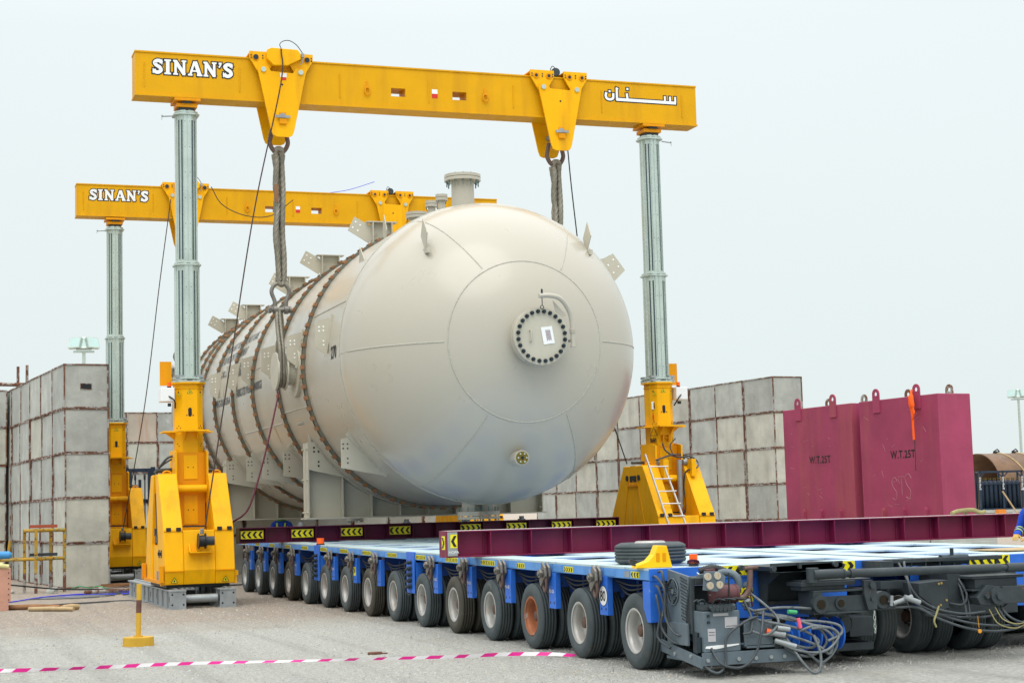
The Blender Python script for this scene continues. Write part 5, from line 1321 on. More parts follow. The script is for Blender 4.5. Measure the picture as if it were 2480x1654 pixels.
# ------------------------------------------------------------------ counterweights
def weight(loc, label, txt_y, marks):
    t = thing('counterweight_block', label, 'counterweight', loc, ROT, group='maroon 25 ton weight blocks')
    L, W_, H = 2.92, .93, 3.96
    mb = MB(); mb.box(0, W_, 0, L, 0, H); mb.build('weight_body', PINK, t, bevel=.012)
    mb = MB(); mb.box(.02, W_-.02, .02, L-.02, H, H+.004); mb.build('top_cap', CONC, t)
    for x, ys in ((-.026, (.72, 2.22)), (W_, (.72, 2.22))):
        for y in ys:
            mb = MB(); mb.box(x, x+.026, y-.13, y+.13, H-.30, H+.08)
            for q in range(12):
                a0, a1 = -PI*.25+PI*1.5*q/12, -PI*.25+PI*1.5*(q+1)/12
                mb.prism([(y+.055*math.cos(a0), H+.14+.055*math.sin(a0)), (y+.13*math.cos(a0), H+.14+.13*math.sin(a0)), (y+.13*math.cos(a1), H+.14+.13*math.sin(a1)), (y+.055*math.cos(a1), H+.14+.055*math.sin(a1))], 'x', x, x+.026)
            mb.prism([(y-.13, H+.08), (y+.13, H+.08), (y+.13, H+.13), (y+.04, H+.10), (y-.04, H+.10), (y-.13, H+.13)], 'x', x+.001, x+.025)
            mb.build('lifting_lug', PINK if x < 0 else RUSTY, t)
    for y in (.55, 1.35, 2.1):
        mb = MB(); mb.prism([(y-.03, 1.05), (y+.03, 1.05), (y+.03, 1.36), (y, 1.42), (y-.03, 1.36)], 'x', -.08, 0); mb.build('stop_block', PINK, t)
    mb = MB(); add_text(mb, 'W.T.25T', .25, (-.003, txt_y, 2.56), (0, -.88, 0), (0, 0, 1), .006, space=1.12); mb.build('stencil_text', BLACK, t)
    rr = random.Random(int(txt_y*100))
    for i in range(16):
        mb = MB()
        y = rr.uniform(.2, 2.7); z = rr.uniform(1.4, 3.6); l_ = rr.uniform(.04, .22); a_ = rr.uniform(-.8, 1.2)
        mb.tube([(-.002, y, z), (-.002, y+l_*.5*math.cos(a_), z+l_*.55*math.sin(a_)), (-.002, y+l_*math.cos(a_), z+l_*math.sin(a_))], .003, 4)
        mb.build('scratch_mark', CHALK, t)
    if marks:
        mb = MB()
        def sc_(pts): mb.tube([(-.003, p[0], p[1]) for p in bez([(q[0], q[1], 0) for q in pts], 6)], .004, 4)
        def S_(y, z, k=1): sc_([(y-.14*k, z+.42*k), (y-.05*k, z+.52*k), (y+.06*k, z+.44*k), (y+.02*k, z+.30*k), (y-.10*k, z+.16*k), (y-.06*k, z), (y+.06*k, z+.04*k)])
        S_(1.72, 1.60); S_(1.22, 1.62, 1.1); sc_([(1.55, 2.12), (1.40, 2.13), (1.30, 2.12)]); sc_([(1.43, 2.12), (1.42, 1.9), (1.42, 1.7)])
        mb.build('chalk_scrawl', CHALK, t)
    return t
weight((21.48, 35.75, 0), 'left maroon counterweight block marked W.T.25T', 1.82, False)
weight((21.78, 32.52, 0), 'right maroon counterweight block marked W.T.25T with an orange rag on its lug', 1.78, True)
rag = thing('orange_rag', 'frayed orange rag tied to a lug of the right maroon block', 'rag', (21.64, 33.28, 4.1))
mb = MB(); rr = random.Random(4)
for i in range(7):
    x0 = rr.uniform(-.03, .03); y0 = .02*i-.1
    mb.tube(bez([(-.03, 0, 0), (-.06+x0, y0*.5, -.15), (-.07+x0, y0, -.38), (-.06+x0, y0*.9-.04, -.55-.03*i)], 5), [.02]*5+[.045]*6+[.02]*5, 6)
mb.build('cloth', FLAG, rag)
mb = MB(); mb.tube(bez([(-.05, -.02, -.5), (-.06, -.03, -.85), (-.06, -.04, -1.15)], 5), .03, 6); mb.build('cloth_tail', FLAG, rag)
mb = MB(); mb.tube(bez([(-.05, -.04, -1.1), (-.06, -.06, -1.5), (-.06, -.04, -1.85)], 5), .010, 5); mb.build('cord', WIRE, rag)
# lying strap and stick on the near beam
sb = thing('webbing_strap', 'crumpled yellow green lifting strap lying on the maroon beam', 'strap', (14.25, 20.55, deckz(20.4)+.34))
mb = MB(); mb.tube(bez([(-.35, 0, .02), (-.2, .05, .05), (0, .0, .06), (.1, -.02, .02), (.2, 0, .03)], 6), .03, 8); mb.tube(bez([(-.1, .05, .0), (.0, .1, .05), (.15, .05, .03)], 6), .02, 8)
mb.build('strap_roll', STRAPM, sb); tag(sb)
mb = MB(); mb.box(0, .12, 0, .1, 0, .06); o = mb.build('tool_box', mat('orange box paint', (.62, .2, .02), .5)); o.location = (14.66, 20.5, deckz(20.4)+.337); tag(o, 'small orange box on top of the maroon beam', 'box')
mb = MB(); mb.cyl((0, 0, 0), (-.16, .1, .32), .012, 8); o = mb.build('wooden_stick', WOODL); o.location = (15.0, 20.55, deckz(20.4)+.337); tag(o, 'pale wooden stick leaning above the maroon beam', 'stick')

# ------------------------------------------------------------------ power pack
pp = thing('power_pack', 'grey hydraulic power pack with radiator fan and gauges bolted to the trailer front', 'power pack', (6.92, 15.2, 0))
def lb_(mb, name, mats, parent=pp, **k):
    o = Vector((6.92, 15.2, 0))
    for i, v in enumerate(mb.v): mb.v[i] = v-o
    return mb.build(name, mats, parent, **k)
mb = MB(); mb.prism([(15.14, .42), (14.72, .36), (14.72, .60), (14.62, .94), (15.10, 1.00)], 'x', 6.94, 6.965); rad = lb_(mb, 'radiator_plate', GREY, bevel=.004)
mb = MB(); c = (14.97, .79)
mb.cyl((6.94, *c), (6.932, *c), .125, 32); mb.mat(1)
for i in range(26):
    q = 2*PI*i/26; mb.cbox((6.929, c[0]+.08*math.cos(q), c[1]+.08*math.sin(q)), (.004, .006, .085), Matrix.Rotation(PI/2-q+.35, 3, 'X'))
mb.tube([(6.93, c[0]+.125*math.cos(q), c[1]+.125*math.sin(q)) for q in [i*PI/16 for i in range(32)]], .006, 6, closed=True)
mb.cyl((6.932, *c), (6.925, *c), .028, 16)
lb_(mb, 'radiator_fan', [BLACK, GREY], rad)
mb = MB()
for i in range(6):
    for j in range(14):
        y = 14.80-.026*i-(j % 2)*.013; z = .93-.030*j-.006*i; mb.cyl((6.9395, y, z), (6.937, y, z), .009, 6, smooth=False)
lb_(mb, 'grille_hole', BLACK, rad)
mb = MB(); mb.box(6.955, 7.0, 14.62, 15.10, .40, .93); mb.box(6.95, 7.45, 14.7, 15.12, .33, .60); mb.box(7.05, 7.5, 14.8, 15.15, .60, .84); mb.box(7.0, 7.3, 14.62, 14.95, .86, .93); lb_(mb, 'engine_block', DARK, bevel=.01)
mb = MB(); mb.box(6.925, 6.95, 14.66, 15.12, .29, .50); lb_(mb, 'side_cover', GREY, bevel=.006)
mb = MB(); mb.prism([(15.28, .20), (14.40, .10), (14.40, .20), (15.28, .32)], 'x', 6.93, 6.95); mb.box(6.95, 7.95, 14.40, 14.42, .12, .24); mb.box(7.45, 8.0, 14.42, 15.25, .12, .16); mb.box(6.95, 7.45, 14.42, 15.2, .14, .17)
mb.mat(1)
for x in (7.0, 7.32, 7.5, 7.66, 7.8): mb.cyl((x, 14.40, .17), (x, 14.385, .17), .02, 6, smooth=False)
for y in (14.6, 14.95): mb.cyl((6.93, y, .2), (6.915, y, .2), .02, 6, smooth=False)
lb_(mb, 'skid_frame', [GREY, GALVD], bevel=.003)
mb = MB(); mb.box(6.98, 7.36, 14.42, 14.66, .24, .62); cbx = lb_(mb, 'control_cabinet', GREY, bevel=.008)
mb = MB(); mb.box(7.20, 7.33, 14.414, 14.4195, .46, .56); mb.box(7.02, 7.10, 14.414, 14.4195, .34, .46); mb.box(7.08, 7.24, 14.414, 14.4195, .575, .60)
mb.mat(1).box(7.21, 7.32, 14.412, 14.4138, .475, .48); mb.box(7.03, 7.09, 14.412, 14.4138, .40, .405); mb.box(7.03, 7.09, 14.412, 14.4138, .425, .43)
mb.mat(2).prism([(6.99, .28), (7.10, .27), (7.34, .30), (7.34, .31), (7.12, .305), (7.0, .30)], 'y', 14.413, 14.4195)
mb.mat(3).cyl((7.03, 14.4195, .52), (7.03, 14.40, .52), .014, 10); mb.cyl((7.03, 14.4195, .58), (7.03, 14.40, .58), .014, 10)
lb_(mb, 'cabinet_labels', [mat('label grey', (.4, .4, .42), .5), GREYT, WHITE, BOLT], cbx)
mb = MB(); mb.prism([(6.98, .82), (7.12, .80), (7.20, .84), (7.22, .94), (7.16, .99), (7.0, .995)], 'y', 14.40, 14.415); gp = lb_(mb, 'gauge_panel', GREY, bevel=.004)
for x, z in ((7.03, .945), (7.13, .95), (7.05, .86), (7.15, .865)):
    mb = MB(); mb.cyl((x, 14.40, z), (x, 14.385, z), .036, 24); mb.mat(1).cyl((x, 14.385, z), (x, 14.3835, z), .029, 24); mb.mat(2).cbox((x+.005, 14.383, z+.005), (.002, .001, .03))
    lb_(mb, 'pressure_gauge', [RIM, mat('gauge face', (.45, .38, .27), .3) if 'gauge face' not in bpy.data.materials else bpy.data.materials['gauge face'], BLACK], gp)
mb = MB(); mb.cyl((7.14, 14.55, .775), (7.40, 14.55, .77), .085, 28); mb.tube([(7.38, 14.55+.087*math.cos(q), .77+.087*math.sin(q)) for q in [i*PI/12 for i in range(24)]], .006, 6, closed=True); lb_(mb, 'exhaust_silencer', EXH)
mb = MB(); mb.tube(bez([(7.38, 14.55, .74), (7.46, 14.53, .73), (7.52, 14.52, .80), (7.535, 14.52, .90), (7.54, 14.52, .99)], 6), .028, 14); mb.cyl((7.48, 14.52, 1.0), (7.62, 14.52, 1.01), .02, 10); lb_(mb, 'exhaust_pipe', SHACKR)
mb = MB(); mb.tube(bez([(7.30, 14.70, .955), (7.36, 14.66, .965), (7.42, 14.62, .94), (7.45, 14.60, .89), (7.46, 14.60, .82)], 6), .036, 16, lobes=0); lb_(mb, 'intake_duct', GREY)
mb = MB(); mb.tube(bez([(7.14, 14.8, .975), (7.22, 14.77, 1.0), (7.30, 14.75, 1.0), (7.38, 14.72, .97)], 8), [.034+(.005 if i % 2 else 0) for i in range(25)], 14); lb_(mb, 'corrugated_hose', BLK)
mb = MB(); mb.box(7.0, 7.30, 14.44, 14.60, .63, .68)
for i in range(6): mb.cyl((7.06+.042*i, 14.44, .655), (7.06+.042*i, 14.38, .645), .018, 10); mb.cyl((7.06+.042*i, 14.38, .645), (7.06+.042*i, 14.365, .645), .024, 10)
mb.build if False else None
for i, (x, d) in enumerate(((6.98, -.05), (7.04, -.06), (7.12, .05), (7.19, .07), (7.25, .10))): mb.tube(bez([(x, 14.5, .68), (x+d*.3, 14.47, .72), (x+d, 14.44, .73), (x+d*1.9, 14.42, .715)], 4), .008, 6)
lb_(mb, 'lever_valve_bank', DARK)
mb = MB(); mb.box(7.42, 7.72, 14.42, 14.7, .26, .29)
mb.box(7.40, 7.70, 14.42, 14.435, .28, .52)
for i in range(6):
    for j in range(4): mb.cbox((7.43+.047*i, 14.419, .31+.055*j), (.03, .004, .006), Matrix.Rotation(R(40 if (i+j) % 2 else -40), 3, 'Y'))
lb_(mb, 'tread_step', GREY, bevel=.003)
mb = MB(); mb.box(7.70, 7.98, 14.75, 15.2, .22, .46); mb.box(7.72, 7.78, 14.42, 14.75, .22, .4); lb_(mb, 'battery_box', DARK, bevel=.01)
mb = MB(); mb.cyl((7.28, 14.46, .68), (7.28, 14.46, .97), .008, 6); lb_(mb, 'support_rod', BOLT)
mb = MB(); mb.box(6.96, 7.02, 14.52, 14.62, .22, .42); mb.cyl((6.97, 14.5, .38), (6.97, 14.5, .24), .035, 12); lb_(mb, 'filter_can', BOLT)
mb = MB(); mb.cyl((7.38, 14.6, .55), (7.38, 14.6, .72), .04, 12); lb_(mb, 'filter_can', BOLT)
# small fittings crowding the engine bay
FIT = random.Random(12)
for i in range(26):
    x = FIT.uniform(7.02, 7.60); y = FIT.uniform(14.50, 14.74); z = FIT.uniform(.60, .98) if x < 7.35 else FIT.uniform(.52, .84)
    mb = MB(); k_ = FIT.random(); a_ = FIT.uniform(0, 3)
    if k_ < .4: mb.cyl((x, y, z), (x+.06*math.cos(a_), y-.04, z+.06*math.sin(a_)), FIT.uniform(.010, .024), 10); mb.cyl((x+.06*math.cos(a_), y-.04, z+.06*math.sin(a_)), (x+.07*math.cos(a_), y-.045, z+.07*math.sin(a_)), .026, 6, smooth=False)
    elif k_ < .7: mb.cbox((x, y, z), (FIT.uniform(.03, .09), FIT.uniform(.02, .06), FIT.uniform(.03, .08)), Matrix.Rotation(FIT.uniform(-.4, .4), 3, 'Y'))
    else: mb.tube(bez([(x, y, z), (x+.05, y-.05, z+FIT.uniform(-.05, .06)), (x+FIT.uniform(.06, .14), y-.03, z+FIT.uniform(-.10, .04)), (x+.12, y+.03, z-.08)], 5), .007, 6)
    lb_(mb, 'engine_fitting', FIT.choice((GALVD, GREY, BOLT, DARK, EXH, RUSTY, GALV)))
# hoses: bunch at the left and the coil dropping at the right
def hoses(parent, O, lst, r=.014, m_=HOSE, name='hydraulic_hose'):
    for pts in lst:
        mb = MB(); mb.tube(bez(pts, 7), r, 8); 
        for i, v in enumerate(mb.v): mb.v[i] = v-O
        mb.build(name, m_, parent)
OP = Vector((6.92, 15.2, 0))
hoses(pp, OP, [
 [(6.86, 15.25, .93), (6.84, 15.12, .92), (6.86, 15.0, .80), (6.87, 15.02, .55), (6.9, 14.9, .40), (6.95, 14.75, .38)],
 [(6.86, 15.22, .84), (6.84, 15.1, .82), (6.87, 15.05, .65), (6.86, 15.1, .45), (6.9, 14.95, .32), (6.96, 14.8, .30)],
 [(6.86, 15.2, .75), (6.83, 15.12, .73), (6.85, 15.1, .55), (6.84, 15.15, .35), (6.9, 15.0, .25)],
 [(6.90, 15.22, .97), (6.88, 15.08, .96), (6.9, 15.06, .7), (6.92, 15.04, .5)],
 [(7.0, 14.6, .25), (6.98, 14.42, .12), (7.06, 14.32, .06), (7.16, 14.35, .14), (7.2, 14.38, .38), (7.4, 14.36, .52), (7.55, 14.42, .55)],
 [(7.05, 14.42, .28), (7.1, 14.32, .14), (7.3, 14.3, .10), (7.45, 14.3, .22), (7.52, 14.3, .42), (7.6, 14.4, .60)],
 [(7.45, 14.5, .70), (7.48, 14.42, .55), (7.44, 14.36, .42), (7.36, 14.36, .40)]], .013)
hoses(pp, OP, [
 [(7.55, 14.55, .76), (7.64, 14.45, .66), (7.74, 14.4, .54), (7.72, 14.36, .46), (7.60, 14.36, .38), (7.46, 14.38, .42)],
 [(7.50, 14.6, .62), (7.7, 14.5, .56), (7.95, 14.4, .50), (8.15, 14.35, .42), (8.22, 14.32, .28), (8.05, 14.34, .16), (7.85, 14.38, .22), (7.75, 14.42, .36)],
 [(7.6, 14.6, .56), (7.85, 14.45, .54), (8.05, 14.36, .46), (8.28, 14.3, .40), (8.30, 14.28, .24), (8.15, 14.3, .10), (8.0, 14.33, .20), (7.7, 14.4, .38)],
 [(7.75, 14.42, .40), (7.90, 14.32, .34), (8.10, 14.28, .26), (8.22, 14.27, .18), (8.26, 14.28, .34), (8.10, 14.3, .44), (7.95, 14.35, .40)],
 [(7.7, 14.40, .32), (7.85, 14.3, .24), (8.02, 14.26, .20), (8.18, 14.24, .22), (8.32, 14.26, .34), (8.24, 14.28, .42), (8.05, 14.3, .42)],
 [(7.82, 14.4, .36), (7.9, 14.26, .14), (8.0, 14.22, .02), (8.08, 14.22, .05), (8.10, 14.24, .2), (8.06, 14.28, .36)],
 [(7.56, 14.5, .60), (7.8, 14.45, .62), (8.1, 14.5, .60), (8.4, 14.6, .56), (8.7, 14.7, .56)],
 [(7.5, 14.5, .54), (7.62, 14.38, .50), (7.8, 14.36, .46), (8.0, 14.36, .40), (8.14, 14.33, .30), (8.04, 14.32, .24), (7.85, 14.36, .28)],
 [(7.46, 14.56, .66), (7.6, 14.5, .58), (7.9, 14.42, .50), (8.16, 14.36, .48), (8.34, 14.3, .44), (8.36, 14.28, .36), (8.2, 14.26, .30)]], .013, HOSEL)
mb = MB(); mb.cyl((7.66, 14.4, .40), (7.80, 14.36, .37), .032, 12); mb.cyl((7.70, 14.38, .32), (7.88, 14.3, .26), .026, 12); mb.cyl((7.72, 14.36, .44), (7.84, 14.34, .42), .024, 12); mb.mat(1).cyl((7.63, 14.41, .405), (7.66, 14.4, .40), .034, 12)
lb_(mb, 'hose_connector', [GALVD, ORANGE])
mb = MB(); mb.cyl((7.84, 14.355, .585), (7.93, 14.36, .575), .02, 10); mb.mat(1).cyl((7.93, 14.33, .52), (7.95, 14.33, .43), .019, 10); lb_(mb, 'hose_marker', [GREENR, mat('pink tape', (.8, .12, .2), .5)])
# ------------------------------------------------------------------ steering linkage on the trailer fronts
sl = thing('steering_linkage', 'dark steel drawbar brackets and long tie rod across both trailer fronts', 'coupling', (8.4, 15.0, 0))
def ls(mb, name, mats, parent=sl, **k):
    o = Vector((8.4, 15.0, 0))
    for i, v in enumerate(mb.v): mb.v[i] = v-o
    return mb.build(name, mats, parent, **k)
mb = MB(); mb.prism([(7.84, 1.0), (8.62, 1.02), (8.70, .99), (8.62, .955), (7.98, .935), (7.86, .955)], 'y', 14.70, 15.24); mb.box(7.86, 8.66, 14.70, 14.72, .94, 1.03); mb.cyl((7.88, 14.70, .98), (7.88, 14.67, .98), .03, 6, smooth=False); mb.cyl((7.78, 15.2, .98), (7.78, 15.15, .98), .03, 6, smooth=False)
mb.cyl((8.56, 14.70, 1.0), (8.56, 14.66, 1.0), .028, 12); mb.box(8.15, 8.18, 14.66, 14.7, .97, 1.03)
mb.prism([(15.24, .60), (15.24, .95), (14.75, .95), (15.05, .80), (15.10, .60)], 'x', 8.0, 8.02)
mb.prism([(15.24, .60), (15.24, .95), (14.75, .95), (15.05, .80), (15.10, .60)], 'x', 8.50, 8.52)
mb.box(8.02, 8.5, 15.12, 15.24, .60, .64); mb.box(8.02, 8.5, 15.2, 15.24, .64, .94)
ls(mb, 'hinge_bracket', DARK, bevel=.004)
mb = MB(); mb.box(8.20, 8.86, 14.50, 14.80, .53, .55); mb.box(8.20, 8.86, 14.50, 14.80, .74, .76); mb.box(8.28, 8.86, 14.52, 14.54, .55, .70); mb.box(8.20, 8.30, 14.50, 14.8, .55, .74)
mb.cyl((8.26, 14.52, .63), (8.26, 14.46, .63), .085, 24); mb.cyl((8.50, 14.53, .63), (8.50, 14.50, .63), .06, 20); mb.cyl((9.0, 14.62, .64), (9.0, 14.54, .64), .085, 24)
mb.box(8.1, 8.7, 14.55, 14.85, .80, .84); mb.box(8.12, 8.6, 14.58, 14.8, .76, .80); mb.box(8.15, 8.9, 14.6, 14.9, .84, .855)
mb.prism([(8.74, .84), (8.84, .84), (8.88, .78), (8.88, .56), (8.78, .55), (8.74, .7)], 'y', 14.46, 14.50); mb.cyl((8.82, 14.46, .79), (8.82, 14.42, .79), .035, 6, smooth=False); mb.cyl((8.82, 14.46, .66), (8.82, 14.43, .66), .02, 8)
ls(mb, 'drawbar_head', DARK, bevel=.004)
OILY = mat('oily bore', (.02, .013, .006), .3, .3)
for x, z, r in ((8.26, .63, .045), (8.50, .63, .035), (9.0, .64, .045)):
    mb = MB(); mb.cyl((x, 14.4605 if x < 8.4 else 14.495 if x < 8.7 else 14.535, z), (x, 14.452 if x < 8.4 else 14.49 if x < 8.7 else 14.53, z), r, 20); ls(mb, 'pin_bore', OILY)
mb = MB(); mb.cyl((8.60, 14.45, .915), (10.30, 14.45, .905), .042, 24); mb.cyl((8.52, 14.45, .915), (8.60, 14.45, .915), .03, 16); mb.cyl((8.18, 14.45, .92), (8.50, 14.45, .915), .045, 20); mb.cyl((8.50, 14.45, .915), (8.52, 14.45, .915), .05, 20)
mb.cyl((10.30, 14.45, .905), (10.38, 14.45, .905), .03, 16); mb.cyl((10.38, 14.45, .905), (10.9, 14.45, .90), .045, 20); mb.cyl((8.58, 14.45, .915), (8.63, 14.45, .915), .047, 20)
mb.cyl((8.20, 14.5, .84), (8.20, 14.5, .98), .06, 16)
ls(mb, 'tie_rod', DARK)
mb = MB(); mb.tube([(8.84+.0*i, 14.47, .55-.035*i) for i in range(1)]+[(8.845, 14.47, .5)], .004, 5)
for i in range(5):
    c = (8.84, 14.46, .52-.042*i); ax_ = (1, 0) if i % 2 else (0, 1)
    mb.tube([(c[0]+.011*math.cos(q)*ax_[0], c[1]+.011*math.cos(q)*ax_[1], c[2]+.026*math.sin(q)) for q in [j*PI/5 for j in range(10)]], .004, 5, closed=True)
ls(mb, 'safety_chain', GALV)
# right-hand half: steering arms of the second trailer
mb = MB(); mb.box(9.20, 9.36, 14.9, 15.24, .86, 1.0); mb.box(9.36, 10.4, 15.1, 15.24, .93, 1.0); mb.box(9.20, 9.50, 14.9, 15.2, .72, .80); mb.box(9.36, 10.7, 14.95, 15.1, .97, 1.01)
mb.prism([(9.46, .78), (9.80, .80), (9.80, .52), (9.68, .50), (9.46, .66)], 'y', 14.62, 14.9)
mb.box(9.85, 10.0, 14.7, 15.2, .5, .9); mb.box(10.0, 11.0, 15.15, 15.24, .4, .9)
ls(mb, 'valve_bracket', DARK, bevel=.005)
mb = MB()
for x, z in ((9.69, .765), (9.77, .60), (9.70, .555), (9.72, .77)): mb.cyl((x, 14.62, z), (x, 14.61, z), .012, 10)
ls(mb, 'brass_stud', mat('brass', (.45, .32, .12), .35, .7))
mb = MB(); mb.box(10.0, 10.62, 14.50, 14.85, .80, .83); mb.box(10.05, 10.55, 14.52, 14.8, .70, .80); mb.box(10.0, 10.62, 14.5, 14.85, .68, .70)
mb.prism([(10.02, .62), (10.14, .74), (10.30, .72), (10.34, .60), (10.28, .52), (10.05, .55)], 'y', 14.45, 14.75); mb.cyl((10.24, 14.46, .63), (10.24, 14.40, .63), .085, 24); mb.cyl((10.24, 14.40, .63), (10.24, 14.37, .63), .04, 6, smooth=False); mb.cyl((10.12, 14.45, .63), (10.12, 14.41, .63), .025, 6, smooth=False)
mb.box(10.30, 11.4, 14.42, 14.60, .55, .72); mb.cyl((10.8, 14.5, .80), (10.8, 14.5, 1.05), .07, 16); mb.cyl((10.8, 14.5, .78), (10.8, 14.5, .83), .12, 20)
ls(mb, 'steering_arm', DARK, bevel=.006)
mb = MB()
for i in range(14):
    x = 9.5+.085*i; mb.cyl((x, 15.0, .99), (x+.07, 15.0, .99), .016+.008*(i % 2), 8)
    if i % 2: mb.cyl((x+.03, 14.98, .90), (x+.03, 14.98, .99), .014, 8)
mb.cyl((9.98, 15.0, .985), (10.3, 15.0, .985), .05, 12); mb.cyl((10.12, 15.0, 1.0), (10.12, 15.0, 1.1), .02, 10)
ls(mb, 'pipe_manifold', BOLT)
OS = Vector((8.4, 15.0, 0))
hoses(sl, OS, [
 [(9.0, 14.6, .66), (9.1, 14.5, .60), (9.3, 14.5, .62), (9.45, 14.6, .56), (9.7, 14.5, .44), (10.0, 14.4, .36), (10.4, 14.4, .34), (10.8, 14.5, .42)],
 [(8.9, 14.7, .54), (9.15, 14.5, .56), (9.35, 14.5, .55), (9.55, 14.45, .44), (9.85, 14.38, .33), (10.2, 14.36, .29), (10.6, 14.4, .34), (11.0, 14.5, .46)],
 [(9.42, 14.9, .97), (9.36, 14.7, .86), (9.38, 14.6, .70), (9.46, 14.55, .60), (9.6, 14.5, .52), (9.85, 14.45, .47), (10.1, 14.45, .48)],
 [(9.52, 14.95, .98), (9.42, 14.8, .96), (9.36, 14.65, .80), (9.37, 14.6, .64), (9.5, 14.55, .50), (9.8, 14.5, .44)],
 [(9.98, 14.95, .92), (9.98, 14.7, .75), (9.97, 14.6, .55), (9.96, 14.55, .42)],
 [(10.04, 14.95, .92), (10.03, 14.7, .75), (10.02, 14.6, .55), (9.99, 14.55, .40)],
 [(9.86, 14.7, .56), (9.95, 14.6, .55), (10.0, 14.6, .65), (9.98, 14.7, .8)],
 [(9.5, 14.6, .47), (9.9, 14.5, .43), (10.2, 14.46, .44), (10.4, 14.5, .54)],
 [(10.3, 14.5, .55), (10.35, 14.4, .42), (10.5, 14.36, .36), (10.7, 14.4, .42), (10.8, 14.5, .56)],
 [(10.26, 14.5, .55), (10.32, 14.4, .38), (10.5, 14.36, .31), (10.75, 14.4, .36), (10.9, 14.5, .5)],
 [(10.7, 14.5, .56), (10.66, 14.42, .42), (10.7, 14.4, .32), (10.78, 14.42, .42), (10.82, 14.5, .6)]], .013)
hoses(sl, OS, [[(10.22, 14.45, .52), (10.26, 14.38, .40), (10.4, 14.34, .35), (10.6, 14.38, .38)], [(10.15, 14.45, .5), (10.2, 14.38, .36), (10.36, 14.34, .31), (10.5, 14.36, .34)]], .006, STRAPM, 'thin_cord')
mb = MB(); mb.cyl((9.08, 14.5, .60), (9.30, 14.5, .66), .022, 10); mb.cyl((9.20, 14.48, .66), (9.36, 14.46, .60), .026, 10); mb.cyl((9.07, 14.5, .68), (9.06, 14.5, .58), .018, 10); ls(mb, 'quick_coupler', GALVD)
mb = MB(); mb.tube(bez([(9.55, 14.42, .56), (9.50, 14.40, .48), (9.46, 14.38, .42), (9.48, 14.38, .36)], 5), .010, 6); ls(mb, 'loose_strap', STRAPM)
mb = MB(); mb.cyl((9.955, 14.35, .30), (9.955, 14.34, .30), .02, 14); mb.cyl((9.95, 14.36, .45), (9.955, 14.355, .33), .003, 5); ls(mb, 'brass_tag', mat('amber tag', (.7, .3, .02), .4))
# hub reducers seen between the front wheels
mb = MB(); mb.cyl((8.66+.12, 14.95, .40), (8.66+.12, 15.3, .40), .10, 20); mb.cyl((8.72+.06, 14.90, .40), (8.78, 14.95, .40), .065, 20); mb.box(8.85, 9.12, 14.95, 15.3, .26, .46); mb.box(8.60, 9.15, 15.0, 15.5, .12, .2); ls(mb, 'front_axle_arm', DARK, bevel=.01)
# blue cooling discs
for i in range(5):
    mb = MB(); x = 8.10+.125*i; mb.cyl((x, 14.80, .325), (x+.018, 14.80, .325), .16, 36); mb.cyl((x-.01, 14.80, .325), (x+.03, 14.80, .325), .05, 16)
    ls(mb, 'blue_disc', BLUE)

